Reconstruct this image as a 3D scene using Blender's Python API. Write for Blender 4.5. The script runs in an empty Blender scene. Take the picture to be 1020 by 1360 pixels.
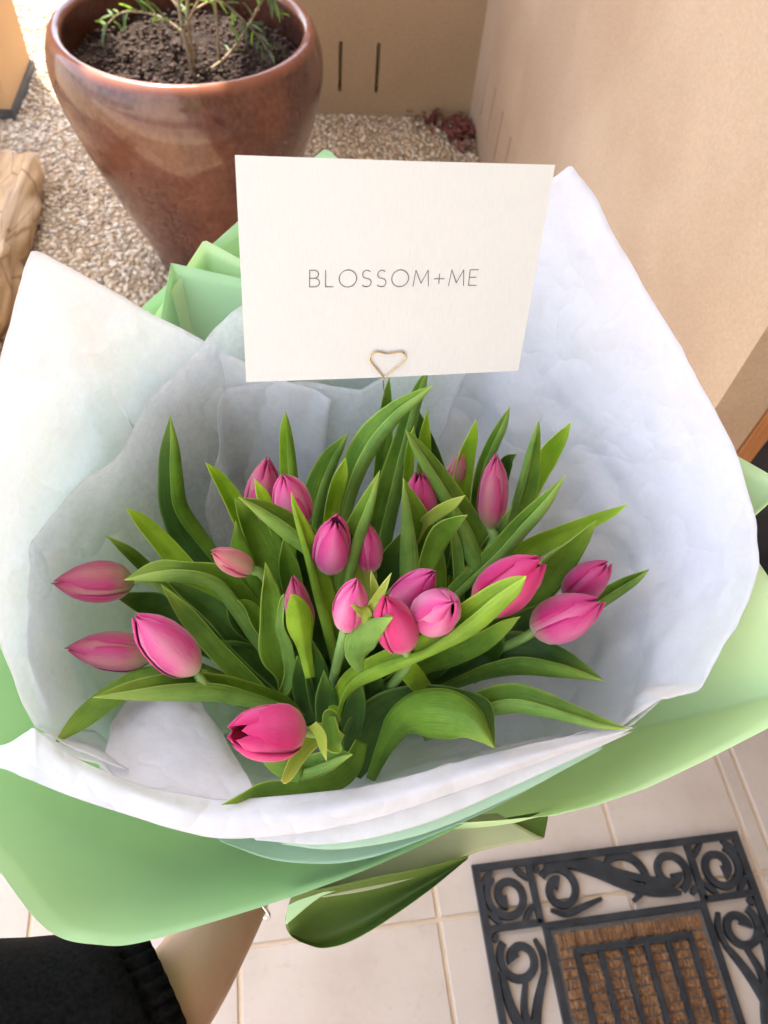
import bpy, bmesh, math, random
import numpy as np
from mathutils import Vector, noise
random.seed(7); rng = np.random.default_rng(7)
SC = bpy.context.scene
COL = SC.collection
R_ = math.radians

# ------------------------------------------------------------------ camera
F = 1000.0; CAMH = 1.30                      # focal length in photo pixels, camera height (m)
_D = np.array([-.085, -.69, -1.]); _D /= np.linalg.norm(_D); _Z = -_D
_Y = np.array([-.127, 1.46, -1]); _Y -= _Y.dot(_Z) * _Z; _Y /= np.linalg.norm(_Y); _X = np.cross(_Y, _Z)
ROT = np.array([_X, _Y, _Z])                 # camera axes -> world axes
CAM0 = np.array([0, 0, CAMH])
from mathutils import Matrix
cam = bpy.data.cameras.new('camera'); camo = bpy.data.objects.new('camera', cam); COL.objects.link(camo)
m = Matrix.Identity(4)
for i in range(3):
    for j in range(3): m[i][j] = ROT[i, j]
m.translation = CAM0
camo.matrix_world = m
cam.sensor_fit = 'VERTICAL'; cam.sensor_height = 36; cam.lens = F / 1360 * 36
cam.clip_start = .02; cam.clip_end = 500
cam.dof.use_dof = True; cam.dof.focus_distance = .44; cam.dof.aperture_fstop = 13.0
SC.camera = camo

# ------------------------------------------------------------------ light
SUN_DIR = np.array([.475, -.88]); SUN_EL = 64
w = bpy.data.worlds.new('World'); SC.world = w; w.use_nodes = True
nt = w.node_tree; bg = nt.nodes['Background']
sky = nt.nodes.new('ShaderNodeTexSky'); sky.sky_type = 'NISHITA'; sky.sun_disc = False
sky.sun_elevation = R_(SUN_EL); sky.sun_rotation = math.atan2(-SUN_DIR[0], -SUN_DIR[1])
sky.air_density = 1.0; sky.dust_density = 2.5; sky.ozone_density = 1.0
hs = nt.nodes.new('ShaderNodeHueSaturation'); hs.inputs['Saturation'].default_value = .85; nt.links.new(sky.outputs[0], hs.inputs['Color']); nt.links.new(hs.outputs[0], bg.inputs[0]); bg.inputs[1].default_value = .15
sl = bpy.data.lights.new('sun', 'SUN'); so = bpy.data.objects.new('sun', sl); COL.objects.link(so)
sl.energy = 3.2; sl.angle = R_(.6); sl.color = (1, .93, .82)
c = math.cos(R_(SUN_EL))
so.rotation_euler = Vector((SUN_DIR[0] * c, SUN_DIR[1] * c, -math.sin(R_(SUN_EL)))).to_track_quat('-Z', 'Y').to_euler()
so.location = (0, 0, 6)
vs = SC.view_settings; SC.display_settings.display_device = 'sRGB'
vs.view_transform = 'Standard'; vs.look = 'None'; vs.gamma = 1; vs.use_curve_mapping = False
vs.exposure = 2.52
cy = SC.cycles; cy.max_bounces = 7; cy.diffuse_bounces = 4; cy.glossy_bounces = 3; cy.transmission_bounces = 5; cy.transparent_max_bounces = 8; cy.caustics_reflective = False; cy.caustics_refractive = False

# ------------------------------------------------------------------ helpers
def P(px, py, d):                            # a point seen at (px, py) at real distance d along the view axis
    return ROT @ np.array([(px - 510) / F * d, (680 - py) / F * d, -d]) + CAM0
VIEW = ROT @ np.array([0, 0, -1.])
def tag(o, label=None, cat=None, group=None, kind=None):
    if label: o['label'] = label
    if cat: o['category'] = cat
    if group: o['group'] = group
    if kind: o['kind'] = kind
    return o
def thing(name, loc, label, cat, group=None):
    o = bpy.data.objects.new(name, None); o.location = tuple(loc); o.empty_display_size = .02
    COL.objects.link(o); return tag(o, label, cat, group)
def wloc(o):
    l = np.array(o.location)
    return l + wloc(o.parent) if o.parent else l
def mk(name, V, Fc, mat, parent=None, uv=None, smooth=True, origin=None, solid=0, mats=None, mi=None):
    """mesh object from world coordinates; origin = own base, parent may be nested"""
    V = np.asarray(V, float).reshape(-1, 3)
    if origin is None: origin = np.array([V[:, 0].mean(), V[:, 1].mean(), V[:, 2].min()]) if parent is None else wloc(parent)
    me = bpy.data.meshes.new(name)
    me.from_pydata((V - origin).tolist(), [], [tuple(int(i) for i in f) for f in Fc])
    for mm in (mats or [mat]): me.materials.append(mm)
    if mi is not None: me.polygons.foreach_set('material_index', np.asarray(mi, dtype=np.int32))
    if uv is not None:
        ul = me.uv_layers.new(name='UVMap'); vi = np.zeros(len(me.loops), int); me.loops.foreach_get('vertex_index', vi)
        ul.data.foreach_set('uv', np.asarray(uv, float)[vi].ravel())
    if smooth: me.polygons.foreach_set('use_smooth', [True] * len(me.polygons))
    me.update()
    o = bpy.data.objects.new(name, me); COL.objects.link(o)
    if parent is not None:
        o.parent = parent; o.location = tuple(origin - wloc(parent))
    else: o.location = tuple(origin)
    if solid:
        md = o.modifiers.new('thickness', 'SOLIDIFY'); md.thickness = solid; md.offset = 0
    return o
def gridfaces(nu, nv, close=False):
    f = []
    for i in range(nu - 1):
        for j in range(nv - 1 if not close else nv):
            a = i * nv + j; b = i * nv + (j + 1) % nv
            f.append((a, b, b + nv, a + nv))
    return f
def cr(pts, n, closed=False):
    """Catmull-Rom through rows of numbers"""
    p = np.asarray(pts, float); k = len(p); t = np.linspace(0, k - 1, n); out = []
    for x in t:
        i = min(int(x), k - 2); s = x - i
        p1, p2 = p[i], p[i + 1]; p0 = p[i - 1] if i > 0 else 2 * p1 - p2; p3 = p[i + 2] if i + 2 < k else 2 * p2 - p1
        out.append(.5 * ((2 * p1) + (-p0 + p2) * s + (2 * p0 - 5 * p1 + 4 * p2 - p3) * s * s + (-p0 + 3 * p1 - 3 * p2 + p3) * s ** 3))
    return np.array(out)
def lin(pts, n):
    p = np.asarray(pts, float); seg = np.linalg.norm(np.diff(p[:, :3], axis=0), axis=1); c = np.r_[0, np.cumsum(seg)]
    t = np.linspace(0, c[-1], n); return np.stack([np.interp(t, c, p[:, k]) for k in range(p.shape[1])], 1)
def unit(v):
    return v / (np.linalg.norm(v, axis=-1, keepdims=True) + 1e-12)
def box(x0, y0, z0, x1, y1, z1):
    V = [(x, y, z) for z in (z0, z1) for y in (y0, y1) for x in (x0, x1)]
    return V, [(0, 2, 3, 1), (4, 5, 7, 6), (0, 1, 5, 4), (2, 6, 7, 3), (0, 4, 6, 2), (1, 3, 7, 5)]
def boxobj(name, b, mat, parent=None, bev=0):
    V, Fc = box(*b); o = mk(name, V, Fc, mat, parent, smooth=False)
    if bev:
        md = o.modifiers.new('bevel', 'BEVEL'); md.width = bev; md.segments = 2
    return o
def tube(path, rad, n=10, cap=True):
    path = np.asarray(path, float); k = len(path); rad = np.broadcast_to(np.asarray(rad, float), (k,))
    T = unit(np.gradient(path, axis=0)); ref = np.array([0.31, .72, .62]); V = []
    a = unit(np.cross(T[0], ref))
    for i in range(k):
        a = unit(a - a.dot(T[i]) * T[i]); b = np.cross(T[i], a)
        for j in range(n):
            q = 2 * math.pi * j / n; V.append(path[i] + rad[i] * (a * math.cos(q) + b * math.sin(q)))
    Fc = gridfaces(k, n, True)
    if cap: Fc += [tuple(range(n))[::-1], tuple((k - 1) * n + j for j in range(n))]
    return np.array(V), Fc
def join(parts):
    V, Fc, o = [], [], 0
    for v, f in parts:
        V.append(np.asarray(v)); Fc += [tuple(i + o for i in q) for q in f]; o += len(v)
    return np.concatenate(V), Fc
def nz(v, s, seed=0.):
    return noise.noise(Vector((v[0] * s + seed, v[1] * s - seed * .7, v[2] * s + seed * 1.3)))

# ------------------------------------------------------------------ materials
def mat(name):
    m = bpy.data.materials.new(name); m.use_nodes = True; nt = m.node_tree
    return m, nt, nt.nodes['Principled BSDF'], nt.nodes['Material Output']
def N(nt, t, **kw):
    n = nt.nodes.new(t)
    for k, v in kw.items():
        if k in n.inputs: n.inputs[k].default_value = v
        else: setattr(n, k, v)
    return n
def ramp(nt, stops, src=None):
    r = nt.nodes.new('ShaderNodeValToRGB'); e = r.color_ramp.elements
    while len(e) < len(stops): e.new(.5)
    for el, (p, c) in zip(e, stops): el.position = p; el.color = (*c, 1)
    if src: nt.links.new(src, r.inputs[0])
    return r
def coords(nt, scale=(1, 1, 1), kind='Object'):
    tc = nt.nodes.new('ShaderNodeTexCoord'); mp = nt.nodes.new('ShaderNodeMapping')
    mp.inputs['Scale'].default_value = scale; nt.links.new(tc.outputs[kind], mp.inputs[0]); return mp.outputs[0]
def noise_n(nt, vec, scale, detail=4, rough=.5):
    n = nt.nodes.new('ShaderNodeTexNoise'); n.inputs['Scale'].default_value = scale
    n.inputs['Detail'].default_value = detail; n.inputs['Roughness'].default_value = rough
    nt.links.new(vec, n.inputs['Vector']); return n.outputs['Fac']
def bump(nt, bs, src, strength, dist):
    b = nt.nodes.new('ShaderNodeBump'); b.inputs['Strength'].default_value = strength; b.inputs['Distance'].default_value = dist
    nt.links.new(src, b.inputs['Height']); nt.links.new(b.outputs[0], bs.inputs['Normal']); return b
def mixc(nt, fac, a, b, mode='MIX'):
    n = nt.nodes.new('ShaderNodeMix'); n.data_type = 'RGBA'; n.blend_type = mode
    for s, v in ((n.inputs[0], fac), (n.inputs[6], a), (n.inputs[7], b)):
        if hasattr(v, 'links') or hasattr(v, 'is_linked'): nt.links.new(v, s)
        else: s.default_value = v if isinstance(v, (int, float)) else (*v, 1)
    return n.outputs[2]
def simple(name, c1, c2, scale, rough=.7, bs=.3, bd=.002, bscale=None, stretch=(1, 1, 1), spec=.3, detail=5):
    m, nt, b, o = mat(name); v = coords(nt, stretch)
    f = noise_n(nt, v, scale, detail, .6); r = ramp(nt, [(.3, c1), (.7, c2)], f)
    nt.links.new(r.outputs[0], b.inputs['Base Color']); b.inputs['Roughness'].default_value = rough
    b.inputs['Specular IOR Level'].default_value = spec
    if bs: bump(nt, b, noise_n(nt, v, bscale or scale * 4, 4, .6), bs, bd)
    return m

def render_wall_mat(name, c1, c2):
    m, nt, b, o = mat(name); v = coords(nt)
    a = noise_n(nt, v, 1.6, 3, .5); big = ramp(nt, [(.42, c1), (.5, tuple(.5 * (x + y) for x, y in zip(c1, c2))), (.58, c2)], a)
    f = noise_n(nt, v, 260, 3, .7); col = mixc(nt, .10, big.outputs[0], ramp(nt, [(.3, (.15, .1, .07)), (.7, (.9, .8, .7))], f).outputs[0])
    nt.links.new(col, b.inputs['Base Color']); b.inputs['Roughness'].default_value = .85; b.inputs['Specular IOR Level'].default_value = .2
    bump(nt, b, noise_n(nt, v, 190, 5, .75), .55, .0025)
    return m
M = {}
M['wall'] = render_wall_mat('rendered_wall', (.365, .248, .158), (.445, .322, .218))
M['wall_back'] = render_wall_mat('rendered_wall_tan', (.30, .20, .108), (.34, .23, .125))
M['pillar'] = render_wall_mat('pillar_render', (.46, .26, .10), (.50, .29, .12))
M['dark'] = simple('dark_recess', (.03, .02, .015), (.06, .045, .03), 60)
M['timber'] = simple('timber_frame', (.26, .10, .035), (.40, .17, .06), 9, .5, .3, .001, 40, (12, 12, 1))
M['black'] = simple('dark_door', (.012, .012, .015), (.03, .03, .035), 30, .4)
M['ceiling'] = simple('ceiling_board', (.7, .68, .64), (.75, .73, .69), 4)
M['gutter'] = simple('dark_skirting', (.05, .045, .045), (.10, .09, .085), 20, .6)
M['concrete'] = simple('outer_ground', (.22, .20, .16), (.30, .27, .22), 3)

def tile_mat():
    m, nt, b, o = mat('ceramic_tile'); v = coords(nt)
    oi = nt.nodes.new('ShaderNodeObjectInfo'); add = nt.nodes.new('ShaderNodeVectorMath'); add.operation = 'ADD'
    mul = nt.nodes.new('ShaderNodeVectorMath'); mul.operation = 'SCALE'; mul.inputs[3].default_value = 9
    cb = nt.nodes.new('ShaderNodeCombineXYZ')
    for i in range(3): nt.links.new(oi.outputs['Random'], cb.inputs[i])
    nt.links.new(cb.outputs[0], mul.inputs[0]); nt.links.new(mul.outputs[0], add.inputs[1]); nt.links.new(v, add.inputs[0]); v = add.outputs[0]
    f = noise_n(nt, v, 7, 7, .65); r = ramp(nt, [(.32, (.395, .325, .262)), (.5, (.46, .392, .325)), (.7, (.50, .435, .37))], f)
    g = noise_n(nt, v, 55, 6, .7); col = mixc(nt, ramp(nt, [(.56, (0, 0, 0)), (.72, (.6, .6, .6))], g).outputs[0], r.outputs[0], (.38, .31, .26))
    h = noise_n(nt, v, 2.2, 3, .5)
    col = mixc(nt, ramp(nt, [(.3, (0, 0, 0)), (.8, (.4, .4, .4))], h).outputs[0], col, (.52, .44, .40))
    nt.links.new(col, b.inputs['Base Color']); b.inputs['Roughness'].default_value = .42; b.inputs['Specular IOR Level'].default_value = .35
    bump(nt, b, f, .3, .0015); return m
M['tile'] = tile_mat()
M['grout'] = simple('grout', (.58, .46, .33), (.66, .53, .39), 40, .9)

def pebble_mat():
    m, nt, b, o = mat('exposed_pebbles'); at = nt.nodes.new('ShaderNodeAttribute'); at.attribute_name = 'rnd'
    r = ramp(nt, [(0, (.10, .07, .04)), (.1, (.30, .20, .11)), (.26, (.52, .38, .23)), (.45, (.62, .50, .34)), (.64, (.72, .64, .50)), (.8, (.50, .31, .14)), (.9, (.22, .17, .12)), (1, (.80, .74, .63))], at.outputs['Fac'])
    f = noise_n(nt, coords(nt), 300, 3); col = mixc(nt, .25, r.outputs[0], ramp(nt, [(.3, (.2, .15, .1)), (.7, (.8, .75, .7))], f).outputs[0])
    nt.links.new(col, b.inputs['Base Color']); b.inputs['Roughness'].default_value = .5; return m
M['pebble'] = pebble_mat()
M['cement'] = simple('aggregate_cement', (.26, .19, .115), (.36, .28, .18), 90, .9, .6, .003, 220)
M['rock'] = None
def rock_mat():
    m, nt, b, o = mat('tan_rock'); v = coords(nt, (9, 1.6, 4))
    f = noise_n(nt, v, 2.2, 8, .6)
    r = ramp(nt, [(.28, (.16, .08, .035)), (.4, (.38, .24, .12)), (.52, (.52, .36, .20)), (.66, (.58, .43, .27)), (.8, (.45, .30, .16))], f)
    vo = nt.nodes.new('ShaderNodeTexVoronoi'); vo.feature = 'DISTANCE_TO_EDGE'; vo.inputs['Scale'].default_value = 3.2; nt.links.new(v, vo.inputs['Vector'])
    cr_ = ramp(nt, [(0, (1, 1, 1)), (.035, (0, 0, 0))], vo.outputs['Distance'])
    col = mixc(nt, cr_.outputs[0], r.outputs[0], (.24, .13, .06))
    nt.links.new(col, b.inputs['Base Color']); b.inputs['Roughness'].default_value = .6
    bump(nt, b, f, .7, .012); return m
M['rock'] = rock_mat()

def glaze_mat():
    m, nt, b, o = mat('brown_glaze'); v = coords(nt, (1, 1, .8))
    f = noise_n(nt, v, 5.5, 5, .55)
    r = ramp(nt, [(.25, (.010, .006, .006)), (.38, (.045, .012, .008)), (.5, (.075, .019, .010)), (.62, (.105, .030, .015)), (.75, (.115, .05, .03))], f)
    g = noise_n(nt, v, 90, 4, .6); col = mixc(nt, .12, r.outputs[0], ramp(nt, [(.35, (.05, .02, .015)), (.7, (.4, .25, .18))], g).outputs[0])
    sep = nt.nodes.new('ShaderNodeSeparateXYZ'); nt.links.new(coords(nt), sep.inputs[0])
    rim = nt.nodes.new('ShaderNodeMapRange'); rim.inputs[1].default_value = .548; rim.inputs[2].default_value = .562; nt.links.new(sep.outputs[2], rim.inputs[0])
    col = mixc(nt, rim.outputs[0], col, (.20, .07, .040))
    nt.links.new(col, b.inputs['Base Color'])
    rr = nt.nodes.new('ShaderNodeMapRange'); rr.inputs[1].default_value = .3; rr.inputs[2].default_value = .7; rr.inputs[3].default_value = .18; rr.inputs[4].default_value = .42
    nt.links.new(noise_n(nt, v, 4, 3), rr.inputs[0]); nt.links.new(rr.outputs[0], b.inputs['Roughness'])
    b.inputs['Coat Weight'].default_value = .55; b.inputs['Specular IOR Level'].default_value = .35; b.inputs['Coat Roughness'].default_value = .05
    bump(nt, b, noise_n(nt, v, 9, 2, .4), .5, .02); return m
M['glaze'] = glaze_mat()
M['soil'] = simple('potting_soil', (.008, .005, .004), (.055, .035, .025), 60, .95, .9, .01, 120)
M['crumb'] = simple('soil_crumb', (.018, .011, .009), (.10, .065, .05), 80, .95, .5, .002)
M['twig'] = simple('twig_bark', (.20, .14, .08), (.34, .27, .17), 60, .8)
M['dry'] = simple('dry_leaf', (.09, .022, .02), (.20, .07, .05), 30, .7)

def leafmat(name, cdark, clight, edge, trans=.3, rough=.42, seed=0, soft=1.):
    m, nt, b, o = mat(name); tc = nt.nodes.new('ShaderNodeTexCoord'); sep = nt.nodes.new('ShaderNodeSeparateXYZ'); nt.links.new(tc.outputs['UV'], sep.inputs[0])
    mp = nt.nodes.new('ShaderNodeMapping'); mp.inputs['Scale'].default_value = (26, 1.6, 1); mp.inputs['Location'].default_value = (seed, seed * 2, 0); nt.links.new(tc.outputs['UV'], mp.inputs[0])
    vein = noise_n(nt, mp.outputs[0], 3, 4, .6)
    blot = noise_n(nt, coords(nt), 38, 4, .6)
    mx = nt.nodes.new('ShaderNodeMath'); mx.operation = 'MULTIPLY_ADD'; mx.inputs[1].default_value = .55; nt.links.new(vein, mx.inputs[0])
    m2 = nt.nodes.new('ShaderNodeMath'); m2.operation = 'MULTIPLY'; m2.inputs[1].default_value = .45; nt.links.new(blot, m2.inputs[0]); nt.links.new(m2.outputs[0], mx.inputs[2])
    r = ramp(nt, [(.40, cdark), (.48, tuple(.5 * (x + y) for x, y in zip(cdark, clight))), (.56, clight)], mx.outputs[0])
    # along the blade: base paler, tip yellower ; across: thin pale margin
    tipr = ramp(nt, [(.72, (0, 0, 0)), (.96, (.55, .55, .55)), (1, (1, 1, 1))], sep.outputs[1])
    col = mixc(nt, tipr.outputs[0], r.outputs[0], edge)
    e = nt.nodes.new('ShaderNodeMath'); e.operation = 'SUBTRACT'; e.inputs[1].default_value = .5; nt.links.new(sep.outputs[0], e.inputs[0])
    ab = nt.nodes.new('ShaderNodeMath'); ab.operation = 'ABSOLUTE'; nt.links.new(e.outputs[0], ab.inputs[0])
    er = ramp(nt, [(.465, (0, 0, 0)), (.495, (.75, .75, .75))], ab.outputs[0])
    col = mixc(nt, er.outputs[0], col, edge)
    rib = ramp(nt, [(0, (.35, .35, .35)), (.02, (0, 0, 0))], ab.outputs[0]); col = mixc(nt, rib.outputs[0], col, clight)
    nt.links.new(col, b.inputs['Base Color']); b.inputs['Roughness'].default_value = rough; b.inputs['Specular IOR Level'].default_value = .38
    bump(nt, b, mx.outputs[0], .5, .002)
    tr = nt.nodes.new('ShaderNodeBsdfTranslucent'); tcm = mixc(nt, 1, col, (1.6, 1.8, .5), 'MULTIPLY'); nt.links.new(tcm, tr.inputs[0])
    ms = nt.nodes.new('ShaderNodeMixShader'); ms.inputs[0].default_value = trans
    nt.links.new(b.outputs[0], ms.inputs[1]); nt.links.new(tr.outputs[0], ms.inputs[2]); nt.links.new(ms.outputs[0], o.inputs[0])
    return m
LM = {
 'mid': leafmat('tulip_leaf_mid', (.075, .18, .010), (.165, .315, .026), (.38, .52, .08), .24),
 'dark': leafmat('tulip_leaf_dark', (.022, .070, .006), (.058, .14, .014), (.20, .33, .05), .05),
 'lime': leafmat('tulip_leaf_lime', (.19, .33, .014), (.33, .49, .03), (.56, .66, .10), .38),
 'pale': leafmat('tulip_leaf_pale', (.10, .225, .030), (.20, .355, .062), (.44, .58, .13), .2, .5),
 'limeout': leafmat('tulip_leaf_lime_outer', (.17, .32, .025), (.30, .47, .045), (.54, .66, .12), .35, .5),
 'yellow': leafmat('tulip_leaf_yellow', (.30, .40, .04), (.42, .50, .09), (.62, .60, .22), .35),
}
def petalmat(name, body, flush, baseg, edge, trans=.22):
    m, nt, b, o = mat(name); tc = nt.nodes.new('ShaderNodeTexCoord'); sep = nt.nodes.new('ShaderNodeSeparateXYZ'); nt.links.new(tc.outputs['UV'], sep.inputs[0])
    mp = nt.nodes.new('ShaderNodeMapping'); mp.inputs['Scale'].default_value = (30, 1.8, 1); nt.links.new(tc.outputs['UV'], mp.inputs[0])
    vein = noise_n(nt, mp.outputs[0], 3, 5, .6)
    e = nt.nodes.new('ShaderNodeMath'); e.operation = 'SUBTRACT'; e.inputs[1].default_value = .5; nt.links.new(sep.outputs[0], e.inputs[0])
    ab = nt.nodes.new('ShaderNodeMath'); ab.operation = 'ABSOLUTE'; nt.links.new(e.outputs[0], ab.inputs[0])
    a2 = nt.nodes.new('ShaderNodeMath'); a2.operation = 'MULTIPLY_ADD'; a2.inputs[1].default_value = .62; a2.inputs[2].default_value = -.31; nt.links.new(vein, a2.inputs[0])
    a3 = nt.nodes.new('ShaderNodeMath'); a3.operation = 'ADD'; nt.links.new(ab.outputs[0], a3.inputs[0]); nt.links.new(a2.outputs[0], a3.inputs[1])
    r = ramp(nt, [(.02, flush), (.26, body), (.46, edge)], a3.outputs[0])
    vb = nt.nodes.new('ShaderNodeMath'); vb.operation = 'MULTIPLY_ADD'; vb.inputs[1].default_value = .22; vb.inputs[2].default_value = -.11; nt.links.new(vein, vb.inputs[0])
    ad = nt.nodes.new('ShaderNodeMath'); ad.operation = 'ADD'; nt.links.new(sep.outputs[1], ad.inputs[0]); nt.links.new(vb.outputs[0], ad.inputs[1])
    bb = ramp(nt, [(.04, (1, 1, 1)), (.14, (.5, .5, .5)), (.34, (0, 0, 0))], ad.outputs[0]); col = mixc(nt, bb.outputs[0], r.outputs[0], baseg)
    tt = ramp(nt, [(.62, (0, 0, 0)), (1, (.8, .8, .8))], ad.outputs[0]); col = mixc(nt, tt.outputs[0], col, edge)
    nt.links.new(col, b.inputs['Base Color']); b.inputs['Roughness'].default_value = .42; b.inputs['Specular IOR Level'].default_value = .3
    b.inputs['Sheen Weight'].default_value = .25; bump(nt, b, vein, .25, .0009)
    tr = nt.nodes.new('ShaderNodeBsdfTranslucent'); nt.links.new(col, tr.inputs[0]); ms = nt.nodes.new('ShaderNodeMixShader'); ms.inputs[0].default_value = trans
    nt.links.new(b.outputs[0], ms.inputs[1]); nt.links.new(tr.outputs[0], ms.inputs[2]); nt.links.new(ms.outputs[0], o.inputs[0]); return m
PM = {
 'pink': petalmat('petal_pink', (.62, .065, .26), (.68, .17, .35), (.56, .46, .28), (.56, .015, .19)),
 'hot': petalmat('petal_hot_pink', (.72, .04, .23), (.76, .095, .30), (.64, .33, .30), (.64, .01, .16), .28),
 'soft': petalmat('petal_soft_pink', (.66, .11, .31), (.71, .25, .40), (.60, .50, .34), (.62, .025, .22)),
 'dusky': petalmat('petal_dusky', (.42, .075, .17), (.45, .17, .18), (.29, .31, .12), (.45, .02, .14)),
 'magenta': petalmat('petal_magenta', (.52, .05, .20), (.56, .10, .26), (.50, .30, .26), (.46, .015, .14)),
 'peach': petalmat('petal_peach', (.56, .22, .22), (.54, .34, .24), (.36, .40, .17), (.56, .08, .16)),
}
M['stem'] = simple('tulip_stem', (.14, .26, .06), (.22, .36, .10), 60, .45, .1)

def tissue_mat(name, tr_fac=.52, transp=.30, col=(.86, .87, .90), cr_h=.015):
    m, nt, b, o = mat(name); v = coords(nt)
    fib = noise_n(nt, v, 150, 8, .78)
    r = ramp(nt, [(.25, tuple(x * .93 for x in col)), (.75, tuple(min(1, x * 1.05) for x in col))], fib)
    nt.links.new(r.outputs[0], b.inputs['Base Color']); b.inputs['Roughness'].default_value = .62; b.inputs['Specular IOR Level'].default_value = .25
    cw = noise_n(nt, v, 17, 3, .55)
    vo = nt.nodes.new('ShaderNodeTexVoronoi'); vo.inputs['Scale'].default_value = 14; vo.feature = 'F1'; nt.links.new(v, vo.inputs['Vector'])
    def crease(scale, off):
        mp2 = nt.nodes.new('ShaderNodeMapping'); mp2.inputs['Location'].default_value = (off, off, off); nt.links.new(v, mp2.inputs[0])
        n_ = noise_n(nt, mp2.outputs[0], scale, 2.5, .5); s_ = nt.nodes.new('ShaderNodeMath'); s_.operation = 'SUBTRACT'; s_.inputs[1].default_value = .5; nt.links.new(n_, s_.inputs[0])
        a_ = nt.nodes.new('ShaderNodeMath'); a_.operation = 'ABSOLUTE'; nt.links.new(s_.outputs[0], a_.inputs[0]); return a_.outputs[0]
    c1, c2 = crease(9, 3.), crease(26, 9.)
    ad = nt.nodes.new('ShaderNodeMath'); ad.operation = 'MULTIPLY_ADD'; ad.inputs[1].default_value = .4; nt.links.new(c2, ad.inputs[0]); nt.links.new(c1, ad.inputs[2])
    bm_ = bump(nt, b, ad.outputs[0], .85, cr_h)
    b2 = nt.nodes.new('ShaderNodeBump'); b2.inputs['Strength'].default_value = .12; b2.inputs['Distance'].default_value = .0006; nt.links.new(fib, b2.inputs['Height']); nt.links.new(bm_.outputs[0], b2.inputs['Normal']); nt.links.new(b2.outputs[0], b.inputs['Normal'])
    tr = nt.nodes.new('ShaderNodeBsdfTranslucent'); tr.inputs[0].default_value = (.88, .90, .93, 1); nt.links.new(b2.outputs[0], tr.inputs['Normal'])
    ms = nt.nodes.new('ShaderNodeMixShader'); ms.inputs[0].default_value = tr_fac; nt.links.new(b.outputs[0], ms.inputs[1]); nt.links.new(tr.outputs[0], ms.inputs[2])
    tp = nt.nodes.new('ShaderNodeBsdfTransparent'); tf = nt.nodes.new('ShaderNodeMapRange'); tf.inputs[1].default_value = .3; tf.inputs[2].default_value = .7
    tf.inputs[3].default_value = transp * .78; tf.inputs[4].default_value = transp * 1.22; nt.links.new(fib, tf.inputs[0])
    m3 = nt.nodes.new('ShaderNodeMixShader'); nt.links.new(tf.outputs[0], m3.inputs[0]); nt.links.new(ms.outputs[0], m3.inputs[1]); nt.links.new(tp.outputs[0], m3.inputs[2])
    nt.links.new(m3.outputs[0], o.inputs[0]); return m
M['tissue'] = tissue_mat('white_tissue'); M['tissue3'] = tissue_mat('white_tissue_single', .55, .48); M['tissue2'] = tissue_mat('white_tissue_doubled', .42, .24, (.84, .84, .90), .022)
def paper_mat(name, col, back=None, trans=.3):
    m, nt, b, o = mat(name); v = coords(nt); f = noise_n(nt, v, 8, 3)
    r = ramp(nt, [(.3, tuple(x * .96 for x in col)), (.7, tuple(min(1, x * 1.03) for x in col))], f); c0 = r.outputs[0]
    if back:
        g = nt.nodes.new('ShaderNodeNewGeometry'); c0 = mixc(nt, g.outputs['Backfacing'], c0, back)
    nt.links.new(c0, b.inputs['Base Color']); b.inputs['Roughness'].default_value = .5; b.inputs['Specular IOR Level'].default_value = .3
    bump(nt, b, noise_n(nt, v, 12, 2), .12, .003)
    tr = nt.nodes.new('ShaderNodeBsdfTranslucent'); nt.links.new(c0, tr.inputs[0]); ms = nt.nodes.new('ShaderNodeMixShader'); ms.inputs[0].default_value = trans
    nt.links.new(b.outputs[0], ms.inputs[1]); nt.links.new(tr.outputs[0], ms.inputs[2]); nt.links.new(ms.outputs[0], o.inputs[0]); return m
M['green'] = paper_mat('green_paper', (.55, .80, .49), None, .4); M['green_sunlit'] = paper_mat('green_paper_sunlit', (.74, .93, .58), None, .45)  # second one is the same green paper, lightened to look sunlit
M['khaki_lit'] = paper_mat('khaki_back_lit', (.42, .44, .27), None, .12); M['olive_shaded'] = paper_mat('olive_back_shaded', (.10, .165, .03), None, .12)  # one paper back: bounce-lit khaki, and olive with the curl's shade in its colour
M['mint'] = paper_mat('pale_mint_paper', (.52, .74, .58), None, .4)

def card_mat():
    m, nt, b, o = mat('laid_card'); v = coords(nt, (420, 420, 18)); tc = nt.nodes.new('ShaderNodeTexCoord'); mp = nt.nodes.new('ShaderNodeMapping'); mp.inputs['Scale'].default_value = (110, 9, 1)
    nt.links.new(tc.outputs['UV'], mp.inputs[0]); f = noise_n(nt, mp.outputs[0], 1.6, 4, .6)
    r = ramp(nt, [(.3, (.635, .665, .67)), (.7, (.675, .705, .71))], f); nt.links.new(r.outputs[0], b.inputs['Base Color']); b.inputs['Roughness'].default_value = .75
    b.inputs['Specular IOR Level'].default_value = .15; bump(nt, b, f, .16, .0005); return m
M['card'] = card_mat()
M['ink'] = simple('grey_ink', (.13, .13, .14), (.16, .16, .17), 20, .7, 0)
m_, nt_, b_, o_ = mat('gold_wire'); b_.inputs['Base Color'].default_value = (.80, .58, .26, 1); b_.inputs['Metallic'].default_value = 1; b_.inputs['Roughness'].default_value = .25; M['gold'] = m_
m_, nt_, b_, o_ = mat('silver_ring'); b_.inputs['Base Color'].default_value = (.8, .8, .8, 1); b_.inputs['Metallic'].default_value = 1; b_.inputs['Roughness'].default_value = .15; M['silver'] = m_
M['rubber'] = simple('black_rubber', (.013, .015, .018), (.032, .036, .041), 35, .55, .4, .001, 180)
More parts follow.
